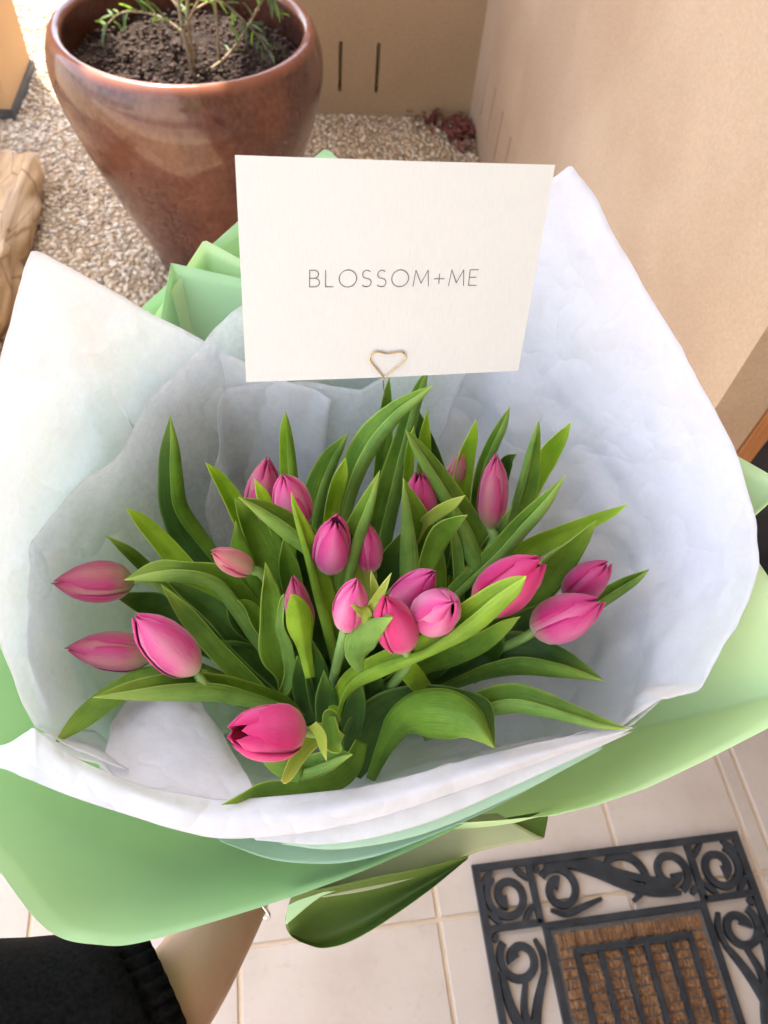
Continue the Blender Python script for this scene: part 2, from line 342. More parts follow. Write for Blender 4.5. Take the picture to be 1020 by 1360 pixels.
def coir_mat():
    m, nt, b, o = mat('coir'); v = coords(nt, (1, 1, 1)); f = noise_n(nt, coords(nt, (900, 160, 400)), 1, 3, .7); g = noise_n(nt, v, 60, 4, .7)
    r = ramp(nt, [(.3, (.05, .02, .008)), (.5, (.17, .075, .028)), (.72, (.33, .17, .07))], f); col = mixc(nt, .4, r.outputs[0], ramp(nt, [(.3, (.08, .03, .01)), (.7, (.34, .18, .075))], g).outputs[0])
    nt.links.new(col, b.inputs['Base Color']); b.inputs['Roughness'].default_value = .9; bump(nt, b, f, .8, .002); return m
M['coir'] = coir_mat(); M['felt'] = simple('grey_matting', (.07, .066, .062), (.14, .13, .12), 260, .95, .6, .001)
m_, nt_, b_, o_ = mat('skin'); v_ = coords(nt_); r_ = ramp(nt_, [(.3, (.37, .225, .15)), (.7, (.42, .27, .185))], noise_n(nt_, v_, 25, 4)); nt_.links.new(r_.outputs[0], b_.inputs['Base Color'])
b_.inputs['Roughness'].default_value = .5; b_.inputs['Subsurface Weight'].default_value = .12; b_.inputs['Subsurface Radius'].default_value = (.01, .004, .002); b_.inputs['Subsurface Scale'].default_value = .5; bump(nt_, b_, noise_n(nt_, v_, 420, 5), .35, .0008); M['skin'] = m_
M['knit'] = simple('black_knit', (.004, .004, .0045), (.012, .012, .013), 300, .95, .6, .0008, 600, spec=.03)

# ------------------------------------------------------------------ setting
o = mk('ground', *box(-60, -60, -.2, 60, 60, -.06), M['concrete'], smooth=False); tag(o, kind='structure')
WX, WY, RY = .556, 2.487, .665               # right wall plane, back wall plane, front face of the right wall
o = mk('porch_floor', *box(-4, -3, -.06, 3, .95, -.0025), M['grout'], smooth=False); tag(o, kind='structure'); floor = o
# ceramic tiles, grid turned 3.5 degrees
ang = R_(3.5); ca, sa = math.cos(ang), math.sin(ang); OX, OY = .185, .129
xe = [-.0 - .303 * k for k in range(9, 0, -1)] + [0, .309, .535, .567] + [.567 + .303 * k for k in range(1, 5)]
ye = [-.303 * k for k in range(6, 0, -1)] + [0, .303, .606]
G = .003
proto_t = {}
for i in range(len(xe) - 1):
    for j in range(len(ye) - 1):
        x0, x1, y0, y1 = xe[i] + G, xe[i + 1] - G, ye[j] + G, ye[j + 1] - G
        wx, wy = round(x1 - x0, 4), round(y1 - y0, 4)
        if (wx, wy) not in proto_t:
            V, Fc = box(-wx / 2, -wy / 2, -.008, wx / 2, wy / 2, 0)
            me = bpy.data.meshes.new('floor_tile'); me.from_pydata(V, [], Fc); me.materials.append(M['tile']); proto_t[(wx, wy)] = me
        t = bpy.data.objects.new('floor_tile', proto_t[(wx, wy)]); COL.objects.link(t); t.parent = floor
        cx, cy = (x0 + x1) / 2, (y0 + y1) / 2
        wp = np.array([OX + cx * ca - cy * sa, OY + cx * sa + cy * ca, 0.0015 + random.uniform(-.0005, .0005)])
        t.location = tuple(wp - wloc(floor)); t.rotation_euler = (0, 0, ang)
        b = t.modifiers.new('bevel', 'BEVEL'); b.width = .0018; b.segments = 2

# exposed aggregate: cement bed and real pebbles
o = mk('aggregate_path', *box(-4, .952, -.06, WX, WY + .3, 0), M['cement'], smooth=False); tag(o, kind='structure')
o = mk('aggregate_beyond', *box(-4, WY + .302, -.06, 3, 8, -.001), M['cement'], smooth=False); tag(o, kind='structure')
def ico():
    bm = bmesh.new(); bmesh.ops.create_icosphere(bm, subdivisions=1, radius=1); bm.verts.ensure_lookup_table()
    v = np.array([x.co[:] for x in bm.verts]); f = np.array([[q.index for q in x.verts] for x in bm.faces]); bm.free(); return v, f
IV, IF = ico()
def scatter(name, pts, size, flat, matl, attr=True, jitter=.35):
    n = len(pts); s = rng.uniform(size[0], size[1], (n, 1, 1)) * rng.uniform(.7, 1.3, (n, 1, 3)); s[:, :, 2] *= flat
    a = rng.uniform(0, 6.28, n); V = IV[None] * (1 + rng.uniform(-jitter, jitter, (n, len(IV), 1)) * .5) * s
    x = V[:, :, 0] * np.cos(a)[:, None] - V[:, :, 1] * np.sin(a)[:, None]; y = V[:, :, 0] * np.sin(a)[:, None] + V[:, :, 1] * np.cos(a)[:, None]
    V = np.stack([x, y, V[:, :, 2]], 2) + np.asarray(pts)[:, None]
    F3 = (IF[None] + (np.arange(n) * len(IV))[:, None, None]).reshape(-1, 3); V = V.reshape(-1, 3)
    org = np.array([V[:, 0].mean(), V[:, 1].mean(), V[:, 2].min()])
    me = bpy.data.meshes.new(name); me.vertices.add(len(V)); me.vertices.foreach_set('co', (V - org).ravel())
    me.loops.add(F3.size); me.loops.foreach_set('vertex_index', F3.ravel().astype(np.int32)); me.polygons.add(len(F3))
    me.polygons.foreach_set('loop_start', (np.arange(len(F3)) * 3).astype(np.int32)); me.polygons.foreach_set('loop_total', np.full(len(F3), 3, np.int32))
    me.polygons.foreach_set('use_smooth', np.ones(len(F3), bool))
    me.update(calc_edges=True); me.materials.append(matl)
    if attr:
        at = me.attributes.new('rnd', 'FLOAT', 'POINT'); at.data.foreach_set('value', np.repeat(rng.uniform(0, 1, n), len(IV)).astype(np.float32))
    o = bpy.data.objects.new(name, me); o.location = org; COL.objects.link(o); return o
pp = []
g = .0125
for iy in range(int((3.3 - 1.2) / g)):
    for ix in range(int((WX + 1.35) / g)):
        x = -1.35 + (ix + .5 * (iy % 2)) * g; y = 1.2 + iy * g
        if x > WX - .005 or (abs(y - WY - .06) < .075 and x > -.28): continue
        if y > 2.6 and x > -.2: continue
        pp.append((x, y))
pp = np.array(pp); pp += rng.uniform(-.0055, .0055, pp.shape); pp = np.c_[pp, rng.uniform(-.001, .0025, len(pp))]
o = scatter('aggregate_pebbles', pp, (.0042, .0098), .6, M['pebble'])
tag(o, 'exposed aggregate pebbles in tan, white and grey set in the path', 'pebbles', kind='stuff')

def slotted(plane, at, back, u0, u1, z1, slots, material, name):
    """wall face with real recessed slots; plane 'x' or 'y'"""
    us = sorted({u0, u1, *[s[0] for s in slots], *[s[1] for s in slots]}); zs = sorted({0, z1, *[s[2] for s in slots], *[s[3] for s in slots]})
    V, Fc = [], []
    def p(u, d, z): return (d, u, z) if plane == 'x' else (u, d, z)
    def quad(a, b, c, d): k = len(V); V.extend([a, b, c, d]); Fc.append((k, k + 1, k + 2, k + 3))
    for a, b in zip(us, us[1:]):
        for c, d in zip(zs, zs[1:]):
            if any(s[0] <= a and b <= s[1] and s[2] <= c and d <= s[3] for s in slots): continue
            quad(p(a, at, c), p(b, at, c), p(b, at, d), p(a, at, d))
    dp = at + (back - at) * .3
    for s in slots:
        a, b, c, d = s
        quad(p(a, at, c), p(a, dp, c), p(a, dp, d), p(a, at, d)); quad(p(b, at, c), p(b, dp, c), p(b, dp, d), p(b, at, d))
        quad(p(a, at, c), p(b, at, c), p(b, dp, c), p(a, dp, c)); quad(p(a, at, d), p(b, at, d), p(b, dp, d), p(a, dp, d))
        quad(p(a, dp, c), p(b, dp, c), p(b, dp, d), p(a, dp, d))
    quad(p(u0, back, 0), p(u1, back, 0), p(u1, back, z1), p(u0, back, z1)); quad(p(u0, at, z1), p(u1, at, z1), p(u1, back, z1), p(u0, back, z1))
    quad(p(u0, at, 0), p(u0, back, 0), p(u0, back, z1), p(u0, at, z1)); quad(p(u1, at, 0), p(u1, back, 0), p(u1, back, z1), p(u1, at, z1))
    o = mk(name, V, Fc, material, smooth=False); me = o.data
    bm = bmesh.new(); bm.from_mesh(me); bmesh.ops.remove_doubles(bm, verts=bm.verts, dist=1e-5); bmesh.ops.recalc_face_normals(bm, faces=bm.faces); bm.to_mesh(me); bm.free(); return o
sw = .0055
bs = [(x - sw, x + sw, .068, .216) for x in (.005, .122, .239)]
o = slotted('y', WY, WY + .12, -.27, WX, 1.0, bs, M['wall_back'], 'courtyard_wall')
tag(o, 'low tan rendered wall with narrow drainage slots behind the pot', 'wall')
rs = [(y - sw, y + sw, .088, .236) for y in (2.33, 2.20, 2.07, 1.94, 1.81)]
o = slotted('x', WX, WX + .076, RY, WY, 2.6, rs, M['wall'], 'house_side_wall')
tag(o, 'tall pale cream rendered house wall with slots near its foot, right of the bouquet', 'wall')
V, Fc = box(WX + .001, WY + .001, 0, 2.9, WY + .2, 2.6); o = mk('house_rear_wall', V, Fc, M['wall'], smooth=False); tag(o, 'cream rendered rear wall of the house past the corner', 'wall')
# doorway right of the wall end
d = thing('house_door', (1.1, RY + .05, 0), 'dark door in an orange brown timber frame beside the cream wall end', 'door')
boxobj('door_panel', (.665, RY + .045, .02, 1.56, RY + .085, 2.1), M['black'], d)
boxobj('door_frame', (WX + .078, RY - .004, 0, WX + .108, RY + .09, 2.14), M['timber'], d, .002)
boxobj('door_frame', (1.562, RY - .004, 0, 1.60, RY + .09, 2.14), M['timber'], d, .002)
boxobj('door_frame', (WX + .11, RY - .003, 2.102, 1.56, RY + .089, 2.14), M['timber'], d, .002)
boxobj('threshold', (.666, RY - .01, 0, 1.559, RY + .09, .018), M['black'], d)
hd = [(.70, RY + .044, 1.02), (.70, RY + .0, 1.02), (.80, RY - .0, 1.02)]
boxobj('door_handle', (.70, RY + .01, 1.0, .82, RY + .028, 1.02), M['silver'], d)
V, Fc = join([box(WX + .078, RY, 2.142, 3, RY + .1, 2.6), box(1.602, RY, 0, 3, RY + .1, 2.14)])
o = mk('house_front_wall', V, Fc, M['wall'], smooth=False); tag(o, 'cream rendered house wall around the dark door', 'wall')
V, Fc = box(-4, -3.1, 0, 3, -3, 2.6); o = mk('house_entrance_wall', V, Fc, M['ceiling'], smooth=False); tag(o, 'unseen wall behind the person, whitened for neutral bounce light', 'wall')  # wall out of view, coloured white so its bounce is less warm
V, Fc = box(3.0, -3, 0, 3.1, RY, 2.6); o = mk('house_end_wall', V, Fc, M['wall'], smooth=False); tag(o, 'cream rendered wall closing the right end of the porch', 'wall')
V, Fc = box(-4, .7, 2.601, -.621, 1.42, 2.719); o = mk('added_shade_beam', V, Fc, M['ceiling'], smooth=False); tag(o, 'added unseen beam running left from the porch roof to shade the floor', 'beam')  # beam added out of view to keep the sun off the floor
V, Fc = box(-.62, -3.1, 2.6, 3.1, 3.4, 2.72); o = mk('porch_roof', V, Fc, M['ceiling'], smooth=False); tag(o, 'flat pale unseen porch roof, edges shaped to shade the bouquet', 'roof')  # unseen roof, outline shaped to shade the bouquet and leave the pot sunlit
# pillar
pl = thing('porch_pillar', (-1.3, 2.54, 0), 'tan rendered porch pillar at the top left corner', 'pillar')
boxobj('shaft', (-1.75, 2.385, .03, -.885, 2.70, 2.6), M['pillar'], pl)
boxobj('skirting', (-1.755, 2.380, 0, -.876, 2.705, .03), M['gutter'], pl)
# rough rock
bm = bmesh.new(); bmesh.ops.create_cube(bm, size=1); bmesh.ops.subdivide_edges(bm, edges=bm.edges, cuts=26, use_grid_fill=True)
V = []; 
for v in bm.verts:
    q = Vector(v.co); s = q * 2; k = max(abs(s.x), abs(s.y), abs(s.z)); rr = s.lerp(s.normalized() * 1.15, .22)
    pt = Vector((rr.x * .19, rr.y * .42, rr.z * .055))
    nn = noise.noise(Vector((pt.x * 14, pt.y * 3.5, pt.z * 20))); n2 = noise.noise(Vector((pt.x * 40 + 7, pt.y * 9, pt.z * 50)))
    n3 = noise.voronoi(Vector((pt.x * 13, pt.y * 4.0, pt.z * 10)))[0]
    pt += rr.normalized() * (nn * .022 + n2 * .006 + min(n3[1] - n3[0], .35) * .05)
    v.co = (pt.x - .915 , pt.y + 1.62, pt.z + .045)
V = [v.co[:] for v in bm.verts]; Fc = [[q.index for q in f.verts] for f in bm.faces]; bm.free()
o = mk('rock', V, Fc, M['rock']); tag(o, 'rough weathered tan rock on the aggregate left of the pot', 'rock')
# dry leaf litter in the corner
parts = []
for k in range(150):
    t = rng.beta(1.2, 2.2); x = WX - .01 - t * .26 * rng.uniform(.2, 1); y = WY - .01 - abs(rng.normal(0, .05)) - (0.12 * rng.random() if x > WX - .1 else 0)
    a = rng.uniform(0, 6.28); L = rng.uniform(.012, .026); wd = L * .4; z = .008 + rng.uniform(0, .02)
    u = np.array([math.cos(a), math.sin(a), rng.uniform(-.3, .5)]); s = np.array([-math.sin(a), math.cos(a), rng.uniform(-.5, .5)])
    c0 = np.array([x, y, z]); parts.append((np.array([c0 - u * L, c0 + s * wd + [0, 0, .004], c0 + u * L, c0 - s * wd + [0, 0, .004], c0]), [(0, 1, 4), (1, 2, 4), (2, 3, 4), (3, 0, 4)]))
V, Fc = join(parts); V[:, 0] = np.minimum(V[:, 0], WX - .002); V[:, 1] = np.minimum(V[:, 1], WY - .002); V[:, 2] = np.maximum(V[:, 2], .003)
o = mk('leaf_litter', V, Fc, M['dry'], smooth=False); tag(o, 'dark red dry leaves gathered in the wall corner', 'dry leaves', kind='stuff')

# ------------------------------------------------------------------ plant pot
PX, PY = -.24, 1.74
prof = [(.0, 0), (.135, 0), (.142, .01), (.160, .07), (.190, .15), (.222, .24), (.252, .33), (.275, .41), (.286, .47), (.285, .515), (.275, .548), (.266, .562), (.256, .566), (.247, .560), (.243, .545), (.246, .50), (.250, .46), (.0, .44)]
pr = cr(prof[1:-1], 70); nseg = 96; V = []
for r, z in pr:
    for j in range(nseg):
        q = 2 * math.pi * j / nseg; rr = r * (1 + .006 * math.sin(2 * q + 1)); V.append((PX + rr * math.cos(q), PY + rr * math.sin(q), z))
Fc = gridfaces(len(pr), nseg, True) + [tuple(range(nseg))[::-1]]
pot = thing('plant_pot', (PX, PY, 0), 'large round glazed reddish brown pot with soil on the aggregate path', 'pot')
mk('pot_body', V, Fc, M['glaze'], pot)
V = []; NR = 44; nA = 90
for i in range(NR + 1):
    r = .247 * i / NR
    for j in range(nA):
        q = 2 * math.pi * j / nA; x, y = r * math.cos(q), r * math.sin(q)
        z = .487 + .018 * nz((x, y, 0), 14) + .012 * nz((x, y, 0), 45, 3) + .008 * nz((x, y, 0), 110, 5)
        V.append((PX + x, PY + y, z))
mk('soil', V, gridfaces(NR + 1, nA, True), M['soil'], pot)
n = 1500; rr = .238 * np.sqrt(rng.random(n)); q = rng.uniform(0, 6.28, n)
pts = np.c_[PX + rr * np.cos(q), PY + rr * np.sin(q), .490 + rng.uniform(-.006, .012, n)]
o = scatter('soil_crumbs', pts, (.002, .0065), .8, M['crumb'], False, .8); o.parent = pot; o.location = np.array(o.location) - wloc(pot); tag(o, kind='stuff')

# shrub in the pot
M['sleaf'] = leafmat('shrub_leaf', (.05, .085, .032), (.13, .18, .085), (.22, .28, .15), .2, .4)
M['sleaf2'] = leafmat('shrub_leaf_fresh', (.12, .20, .06), (.22, .31, .12), (.38, .48, .2), .35, .4)
sh = thing('shrub', (PX + .015, PY - .05, .49), 'small twiggy shrub with narrow green leaves growing in the brown pot', 'shrub')
def sprig_leaf_mesh(name, ma):
    V, uv = [], []
    for i in range(7):
        t = i / 6; w = .0065 * math.sin(math.pi * min(1, t * .93 + .05)) ** .8
        for j, s in enumerate((-1, 0, 1)): V.append((t * .042, s * w, .004 * abs(s) - .012 * t * t)); uv.append((.5 + s * .5, t * .8))
    me = bpy.data.meshes.new(name); me.from_pydata(V, [], gridfaces(7, 3)); me.materials.append(ma)
    ul = me.uv_layers.new(); 
    for l in me.loops: ul.data[l.index].uv = uv[l.vertex_index]
    me.polygons.foreach_set('use_smooth', [True] * len(me.polygons)); return me
slm = [sprig_leaf_mesh('leaf', M['sleaf']), sprig_leaf_mesh('leaf', M['sleaf2'])]
root = np.array([PX + .015, PY - .05, .488])
def branch(pts, r0, r1, nleaf, t0=.25, sub=True):
    path = cr([root + np.array(p) for p in pts], 26); Vt, Ft = tube(path, np.linspace(r0, r1, 26), 7)
    b = mk('branch', Vt, Ft, M['twig'], sh)
    for k in range(nleaf):
        t = t0 + (1 - t0) * (k + .5) / nleaf; i = min(24, int(t * 25)); p = path[i]; d = unit(path[i + 1] - path[i])
        side = unit(np.cross(d, rng.normal(size=3))); dirv = unit(d * rng.uniform(.3, .9) + side + [0, 0, .1])
        l = bpy.data.objects.new('leaf', slm[0 if rng.random() < .72 else 1]); COL.objects.link(l); l.parent = sh
        l.location = tuple(p - wloc(sh)); l.rotation_euler = Vector(dirv).to_track_quat('X', 'Z').to_euler(); sc = rng.uniform(.6, 1.05); l.scale = (sc, sc * .62, sc)
    return path
branch([(0, 0, -.02), (.0, .01, .10), (.012, .02, .24), (0, .05, .40)], .0045, .003, 16, .3)
branch([(0, 0, -.02), (-.012, .0, .09), (-.02, .02, .22), (-.05, .04, .42)], .0045, .003, 16, .3)
branch([(0, 0, -.01), (.07, .02, .03), (.13, .07, .09), (.18, .12, .16)], .0035, .002, 14, .35)
branch([(0, 0, .10), (.04, .02, .16), (.08, .05, .24), (.10, .10, .34)], .003, .0018, 16, .2)
branch([(-.01, 0, .08), (-.06, .02, .10), (-.13, .03, .10), (-.185, .05, .055)], .003, .0015, 20, .2)
branch([(-.01, 0, .12), (-.07, .04, .17), (-.14, .08, .19), (-.20, .12, .16)], .003, .0015, 22, .2)
branch([(-.02, 0, .16), (-.06, -.02, .20), (-.12, -.01, .22), (-.19, .02, .19)], .003, .0015, 18, .2)
branch([(.01, 0, .12), (.06, .05, .12), (.12, .06, .07), (.16, .045, .025)], .0025, .0012, 16, .25)
branch([(.01, 0, .16), (.09, .04, .18), (.15, .07, .15), (.19, .08, .08)], .0025, .0012, 18, .25)
branch([(.05, .02, .0), (.055, .03, .12), (.05, .05, .24), (.06, .07, .36)], .003, .0018, 12, .4)
branch([(.0, .02, .20), (-.03, .09, .22), (-.08, .15, .2), (-.12, .19, .17)], .0025, .0012, 18, .2)

# ------------------------------------------------------------------ door mat
MW, ML, MT = .4537, .75, .009
mang = R_(3.16); mca, msa = math.cos(mang), math.sin(mang)
def MP(u, v, z): return (.245 + u * mca + v * msa, .201 + u * msa - v * mca, z + .002)    # u to the right, v towards the viewer
mt = thing('door_mat', MP(MW / 2, ML / 2, 0), 'black rubber scrollwork door mat with brown coir centre on the tiles', 'door mat')
def mbox(u0, v0, u1, v1, z0, z1): 
    V, Fc = box(u0, v0, z0, u1, v1, z1); return [MP(*p) for p in V], Fc
RK = [0]
def ribbon(pts, wd, z0, z1):
    RK[0] += 1; z1 = z1 - .00013 * (RK[0] % 9); z0 = z0 + .00005 * (RK[0] % 9)
    p = np.asarray(pts, float); T = unit(np.gradient(p, axis=0)); Nn = np.c_[-T[:, 1], T[:, 0]]; wd = np.broadcast_to(wd, (len(p),))[:, None] / 2
    ring = []
    for a, b in ((p - Nn * wd, z0), (p - Nn * wd * .8, z1), (p + Nn * wd * .8, z1), (p + Nn * wd, z0)): ring.append((a, b))
    V = []
    for i in range(len(p)):
        for a, b in ring: V.append(MP(a[i, 0], a[i, 1], b))
    k = len(p); return np.array(V), gridfaces(k, 4, True) + [(0, 1, 2, 3), tuple((k - 1) * 4 + j for j in (3, 2, 1, 0))]
b0 = .011
V, Fc = join([mbox(0, 0, MW, b0, 0, MT), mbox(0, ML - b0, MW, ML, 0, MT), mbox(0, b0, b0, ML - b0, 0, MT - .0004), mbox(MW - b0, b0, MW, ML - b0, 0, MT - .0004)])
mk('outer_border', V, Fc, M['rubber'], mt, smooth=False)
IN = .093
V, Fc = join([mbox(IN, IN, MW - IN, IN + .01, 0, MT), mbox(IN, ML - IN - .01, MW - IN, ML - IN, 0, MT), mbox(IN, IN + .01, IN + .01, ML - IN - .01, 0, MT - .0004), mbox(MW - IN - .01, IN + .01, MW - IN, ML - IN - .01, 0, MT - .0004)])
mk('inner_border', V, Fc, M['rubber'], mt, smooth=False)
for (u0, v0, u1, v1) in ((IN - .006, b0, IN + .004, IN), (MW - IN - .004, b0, MW - IN + .006, IN), (b0, IN - .006, IN, IN + .004), (MW - IN, IN - .006, MW - b0, IN + .004),
                         (IN - .006, ML - IN, IN + .004, ML - b0), (MW - IN - .004, ML - IN, MW - IN + .006, ML - b0), (b0, ML - IN - .004, IN, ML - IN + .006), (MW - IN, ML - IN - .004, MW - b0, ML - IN + .006)):
    mk('divider_bar', *mbox(u0, v0, u1, v1, 0, MT - .0008), M['rubber'], mt, smooth=False)
def spiral(cu, cv, r, a0, turns=1.25, sgn=1, wd=.0135):
    n = 44; t = np.linspace(0, 1, n); a = a0 + sgn * t * turns * 2 * math.pi; rad = r * (1 - .72 * t ** 1.3); 
    w_ = wd * (1.0 + .8 * np.exp(-((t - 1) / .12) ** 2))
    return ribbon(np.c_[cu + rad * np.cos(a), cv + rad * np.sin(a)], w_, 0, MT - .001)
def sweep(pts, wd=.009):
    q = cr(pts, 30); return ribbon(q, wd * (1.0 + .75 * np.sin(np.linspace(0, math.pi, 30))), 0, MT - .0013)
c0_ = (b0 + IN - .006) / 2
def scr(parts): V, Fc = join(parts); mk('scroll', V, Fc, M['rubber'], mt, smooth=False)
for (cu, cv, a0, sg) in ((c0_, c0_, -2.2, -1), (MW - c0_, c0_, -1.0, 1), (c0_, ML - c0_, 2.2, 1), (MW - c0_, ML - c0_, 1.0, -1)):
    scr([spiral(cu, cv, .0335, a0, 1.35, sg, .0125)])
    for du, dv in ((-1, -1), (1, -1), (-1, 1), (1, 1)):
        scr([sweep([(cu + du * .038, cv + dv * .018), (cu + du * .028, cv + dv * .028), (cu + du * .018, cv + dv * .038)], .006)])
def band(fn, L):
    # fn(s, t) -> (u, v); s along the band, t across (0 outer .. .076)
    q = lambda pts: [fn(*p) for p in pts]
    def cs(s0, t0, r, a0, turns, sg):
        a = np.linspace(0, 1, 44); an = a0 + sg * a * turns * 2 * math.pi; rad = r * (1 - .70 * a ** 1.3)
        scr([ribbon(q([(s0 + rad[i] * math.cos(an[i]), t0 + rad[i] * math.sin(an[i])) for i in range(44)]), .0125 * (1 + .9 * np.exp(-((a - 1) / .12) ** 2)), 0, MT - .001)])
    if L < .4:
        cs(.036, .040, .032, -2.4, 1.15, 1); cs(L - .036, .036, .030, 1.2, 1.15, -1)
        for pts, wd in (([(.020, .006), (.06, .005), (.10, .020), (.145, .044), (.185, .060), (.225, .066)], .0105), ([(.05, .004), (.10, .008), (.135, .026), (.175, .040), (.205, .046)], .0085),
                        ([(.120, .022), (.128, .006), (.150, .003), (.170, .012), (.182, .034), (.178, .056)], .0085), ([(.015, .066), (.04, .074), (.075, .066), (.10, .060)], .006),
                        ([(.150, .070), (.175, .056), (.200, .052), (.230, .068)], .007), ([(.002, .010), (.010, .004)], .006), ([(L - .002, .062), (L - .012, .072)], .006)):
            scr([sweep(q(pts), wd)])
    else:
        for mir in (False, True):
            mm_ = (lambda x: [(L - s_, t_) for s_, t_ in x]) if mir else (lambda x: x)
            if mir: cs(L - .038, .038, .031, 2.6 + math.pi + .5, 1.15, -1)
            else: cs(.038, .038, .031, -2.4, 1.15, 1)
            for pts, wd in (([(.050, .006), (.10, .012), (.16, .036), (.22, .058), (L / 2, .064)], .0105), ([(.058, .072), (.10, .050), (.15, .034), (.21, .020), (L / 2, .012)], .0095),
                            ([(.066, .040), (.11, .030), (.17, .050), (.22, .036)], .0075), ([(.015, .066), (.04, .074), (.075, .066)], .006), ([(.002, .010), (.012, .003)], .006)):
                scr([sweep(q(mm_(pts)), wd)])
band(lambda s, t: (IN + .004 + s, b0 + t), MW - 2 * IN - .008)
band(lambda s, t: (IN + .004 + s, ML - b0 - t), MW - 2 * IN - .008)
band(lambda s, t: (b0 + t, IN + .004 + s), ML - 2 * IN - .008)
band(lambda s, t: (MW - b0 - t, IN + .004 + s), ML - 2 * IN - .008)
i2 = IN + .0105
mk('backing_mat', *mbox(i2, i2, MW - i2, ML - i2, 0, .0045), M['felt'], mt, smooth=False)
g0 = .132
mk('grid_end_bar', *mbox(g0, g0, MW - g0, g0 + .008, .0046, MT + .0033), M['rubber'], mt, smooth=False); mk('grid_end_bar', *mbox(g0, ML - g0 - .008, MW - g0, ML - g0, .0046, MT + .0033), M['rubber'], mt, smooth=False)
bays = 5; step = (MW - 2 * g0 - .008) / bays
for k in range(bays + 1):
    mk('grid_bar', *mbox(g0 + k * step, g0 + .0082, g0 + k * step + .008, ML - g0 - .0082, .0046, MT + .003), M['rubber'], mt, smooth=False)
# coir tufts: woven rows of small blocks of bristle
parts = []
def tuft(u0, v0, u1, v1, h):
    j = lambda: rng.uniform(-.0012, .0012)
    V = [MP(u0 + j(), v0 + j(), .0046), MP(u1 + j(), v0 + j(), .0046), MP(u1 + j(), v1 + j(), .0046), MP(u0 + j(), v1 + j(), .0046),
         MP(u0 + .001 + j(), v0 + .001 + j(), h + j()), MP(u1 - .001 + j(), v0 + .001 + j(), h + j()), MP(u1 - .001 + j(), v1 - .001 + j(), h + j()), MP(u0 + .001 + j(), v1 - .001 + j(), h + j())]
    parts.append((np.array(V), [(4, 5, 6, 7), (0, 1, 5, 4), (1, 2, 6, 5), (2, 3, 7, 6), (3, 0, 4, 7)]))
def coir_area(u0, v0, u1, v1):
    nv = int((v1 - v0) / .0125); nu = max(1, int((u1 - u0) / .0048))
    for i in range(nv):
        for k in range(nu):
            a = u0 + (u1 - u0) * k / nu; b = u0 + (u1 - u0) * (k + 1) / nu; c = v0 + (v1 - v0) * i / nv; d_ = v0 + (v1 - v0) * (i + 1) / nv
            tuft(a, c + .0011, b, d_ - .0011, rng.uniform(.0068, .0088) - (.0016 if (k // 2 + i) % 2 else 0))
e0 = i2 + .006
coir_area(e0, e0, MW - e0, g0 - .001); coir_area(e0, ML - g0 + .001, MW - e0, ML - e0)
coir_area(e0, g0, g0 - .001, ML - g0); coir_area(MW - g0 + .001, g0, MW - e0, ML - g0)
for k in range(bays): coir_area(g0 + k * step + .009, g0 + .009, g0 + (k + 1) * step - .001, ML - g0 - .009)
V, Fc = join(parts); o = mk('coir_tufts', V, Fc, M['coir'], mt, smooth=False); tag(o, kind='stuff')
# loose bristle ends
n = 2600; fu = rng.uniform(e0, MW - e0, n); fv = rng.uniform(e0, ML * .75, n); parts = []
for u, v in zip(fu, fv):
    a = rng.uniform(0, 6.28); L = rng.uniform(.004, .009); a0 = np.array(MP(u, v, .0095)); a1 = np.array(MP(u + L * math.cos(a), v + L * math.sin(a), .0095 + rng.uniform(-.001, .002))); s = np.array([-math.sin(a), math.cos(a), 0]) * .0003
    parts.append((np.array([a0 - s, a0 + s, a1 + s, a1 - s]), [(0, 1, 2, 3)]))
V, Fc = join(parts); M['coirfib'] = simple('coir_fibre', (.26, .14, .06), (.40, .24, .12), 60, .9, 0)
o = mk('coir_fibres', V, Fc, M['coirfib'], mt, smooth=False); tag(o, kind='stuff')

# ------------------------------------------------------------------ bouquet
BASE = P(432, 935, .72); AX = unit(BASE - P(490, 690, .45))      # where the stems are gripped, and the stems' direction
LOW = BASE + AX * .13

def sheet(name, rows, material, parent, nu=60, nv=None, crump=.0, seed=0., solid=.00025, smoothrow=True, ripple=0):
    """rows: control rows of (px, py, d); surface interpolated between them"""
    rw = [np.array([P(*q) if len(q) == 3 and q[2] < 5 else q for q in r]) for r in rows]
    nu_ = nu; A = np.array([(cr if smoothrow else lin)(r, nu_) for r in rw]); nv_ = nv or max(2, (len(rows) - 1) * 10 + 1)
    B = np.stack([cr(A[:, i], nv_) if len(rows) > 2 else lin(A[:, i], nv_) for i in range(nu_)], 1)     # nv x nu x 3
    if crump:
        gu = np.gradient(B, axis=1); gv = np.gradient(B, axis=0); Nn = unit(np.cross(gu, gv))
        for i in range(nv_):
            for j in range(nu_):
                p = B[i, j]; n1 = nz(p, 9, seed); n2 = nz(p, 24, seed + 5); n3 = nz(p, 60, seed + 9)
                B[i, j] += Nn[i, j] * crump * ((1 - 2 * abs(n1)) * .9 + (1 - 2 * abs(n2)) * .5 + (1 - 2 * abs(n3)) * .18 - .8)
    uv = np.stack(np.meshgrid(np.linspace(0, 1, nu_), np.linspace(0, 1, nv_)), 2).reshape(-1, 2)
    o = mk(name, B.reshape(-1, 3), gridfaces(nv_, nu_), material, parent, uv, solid=solid); return o
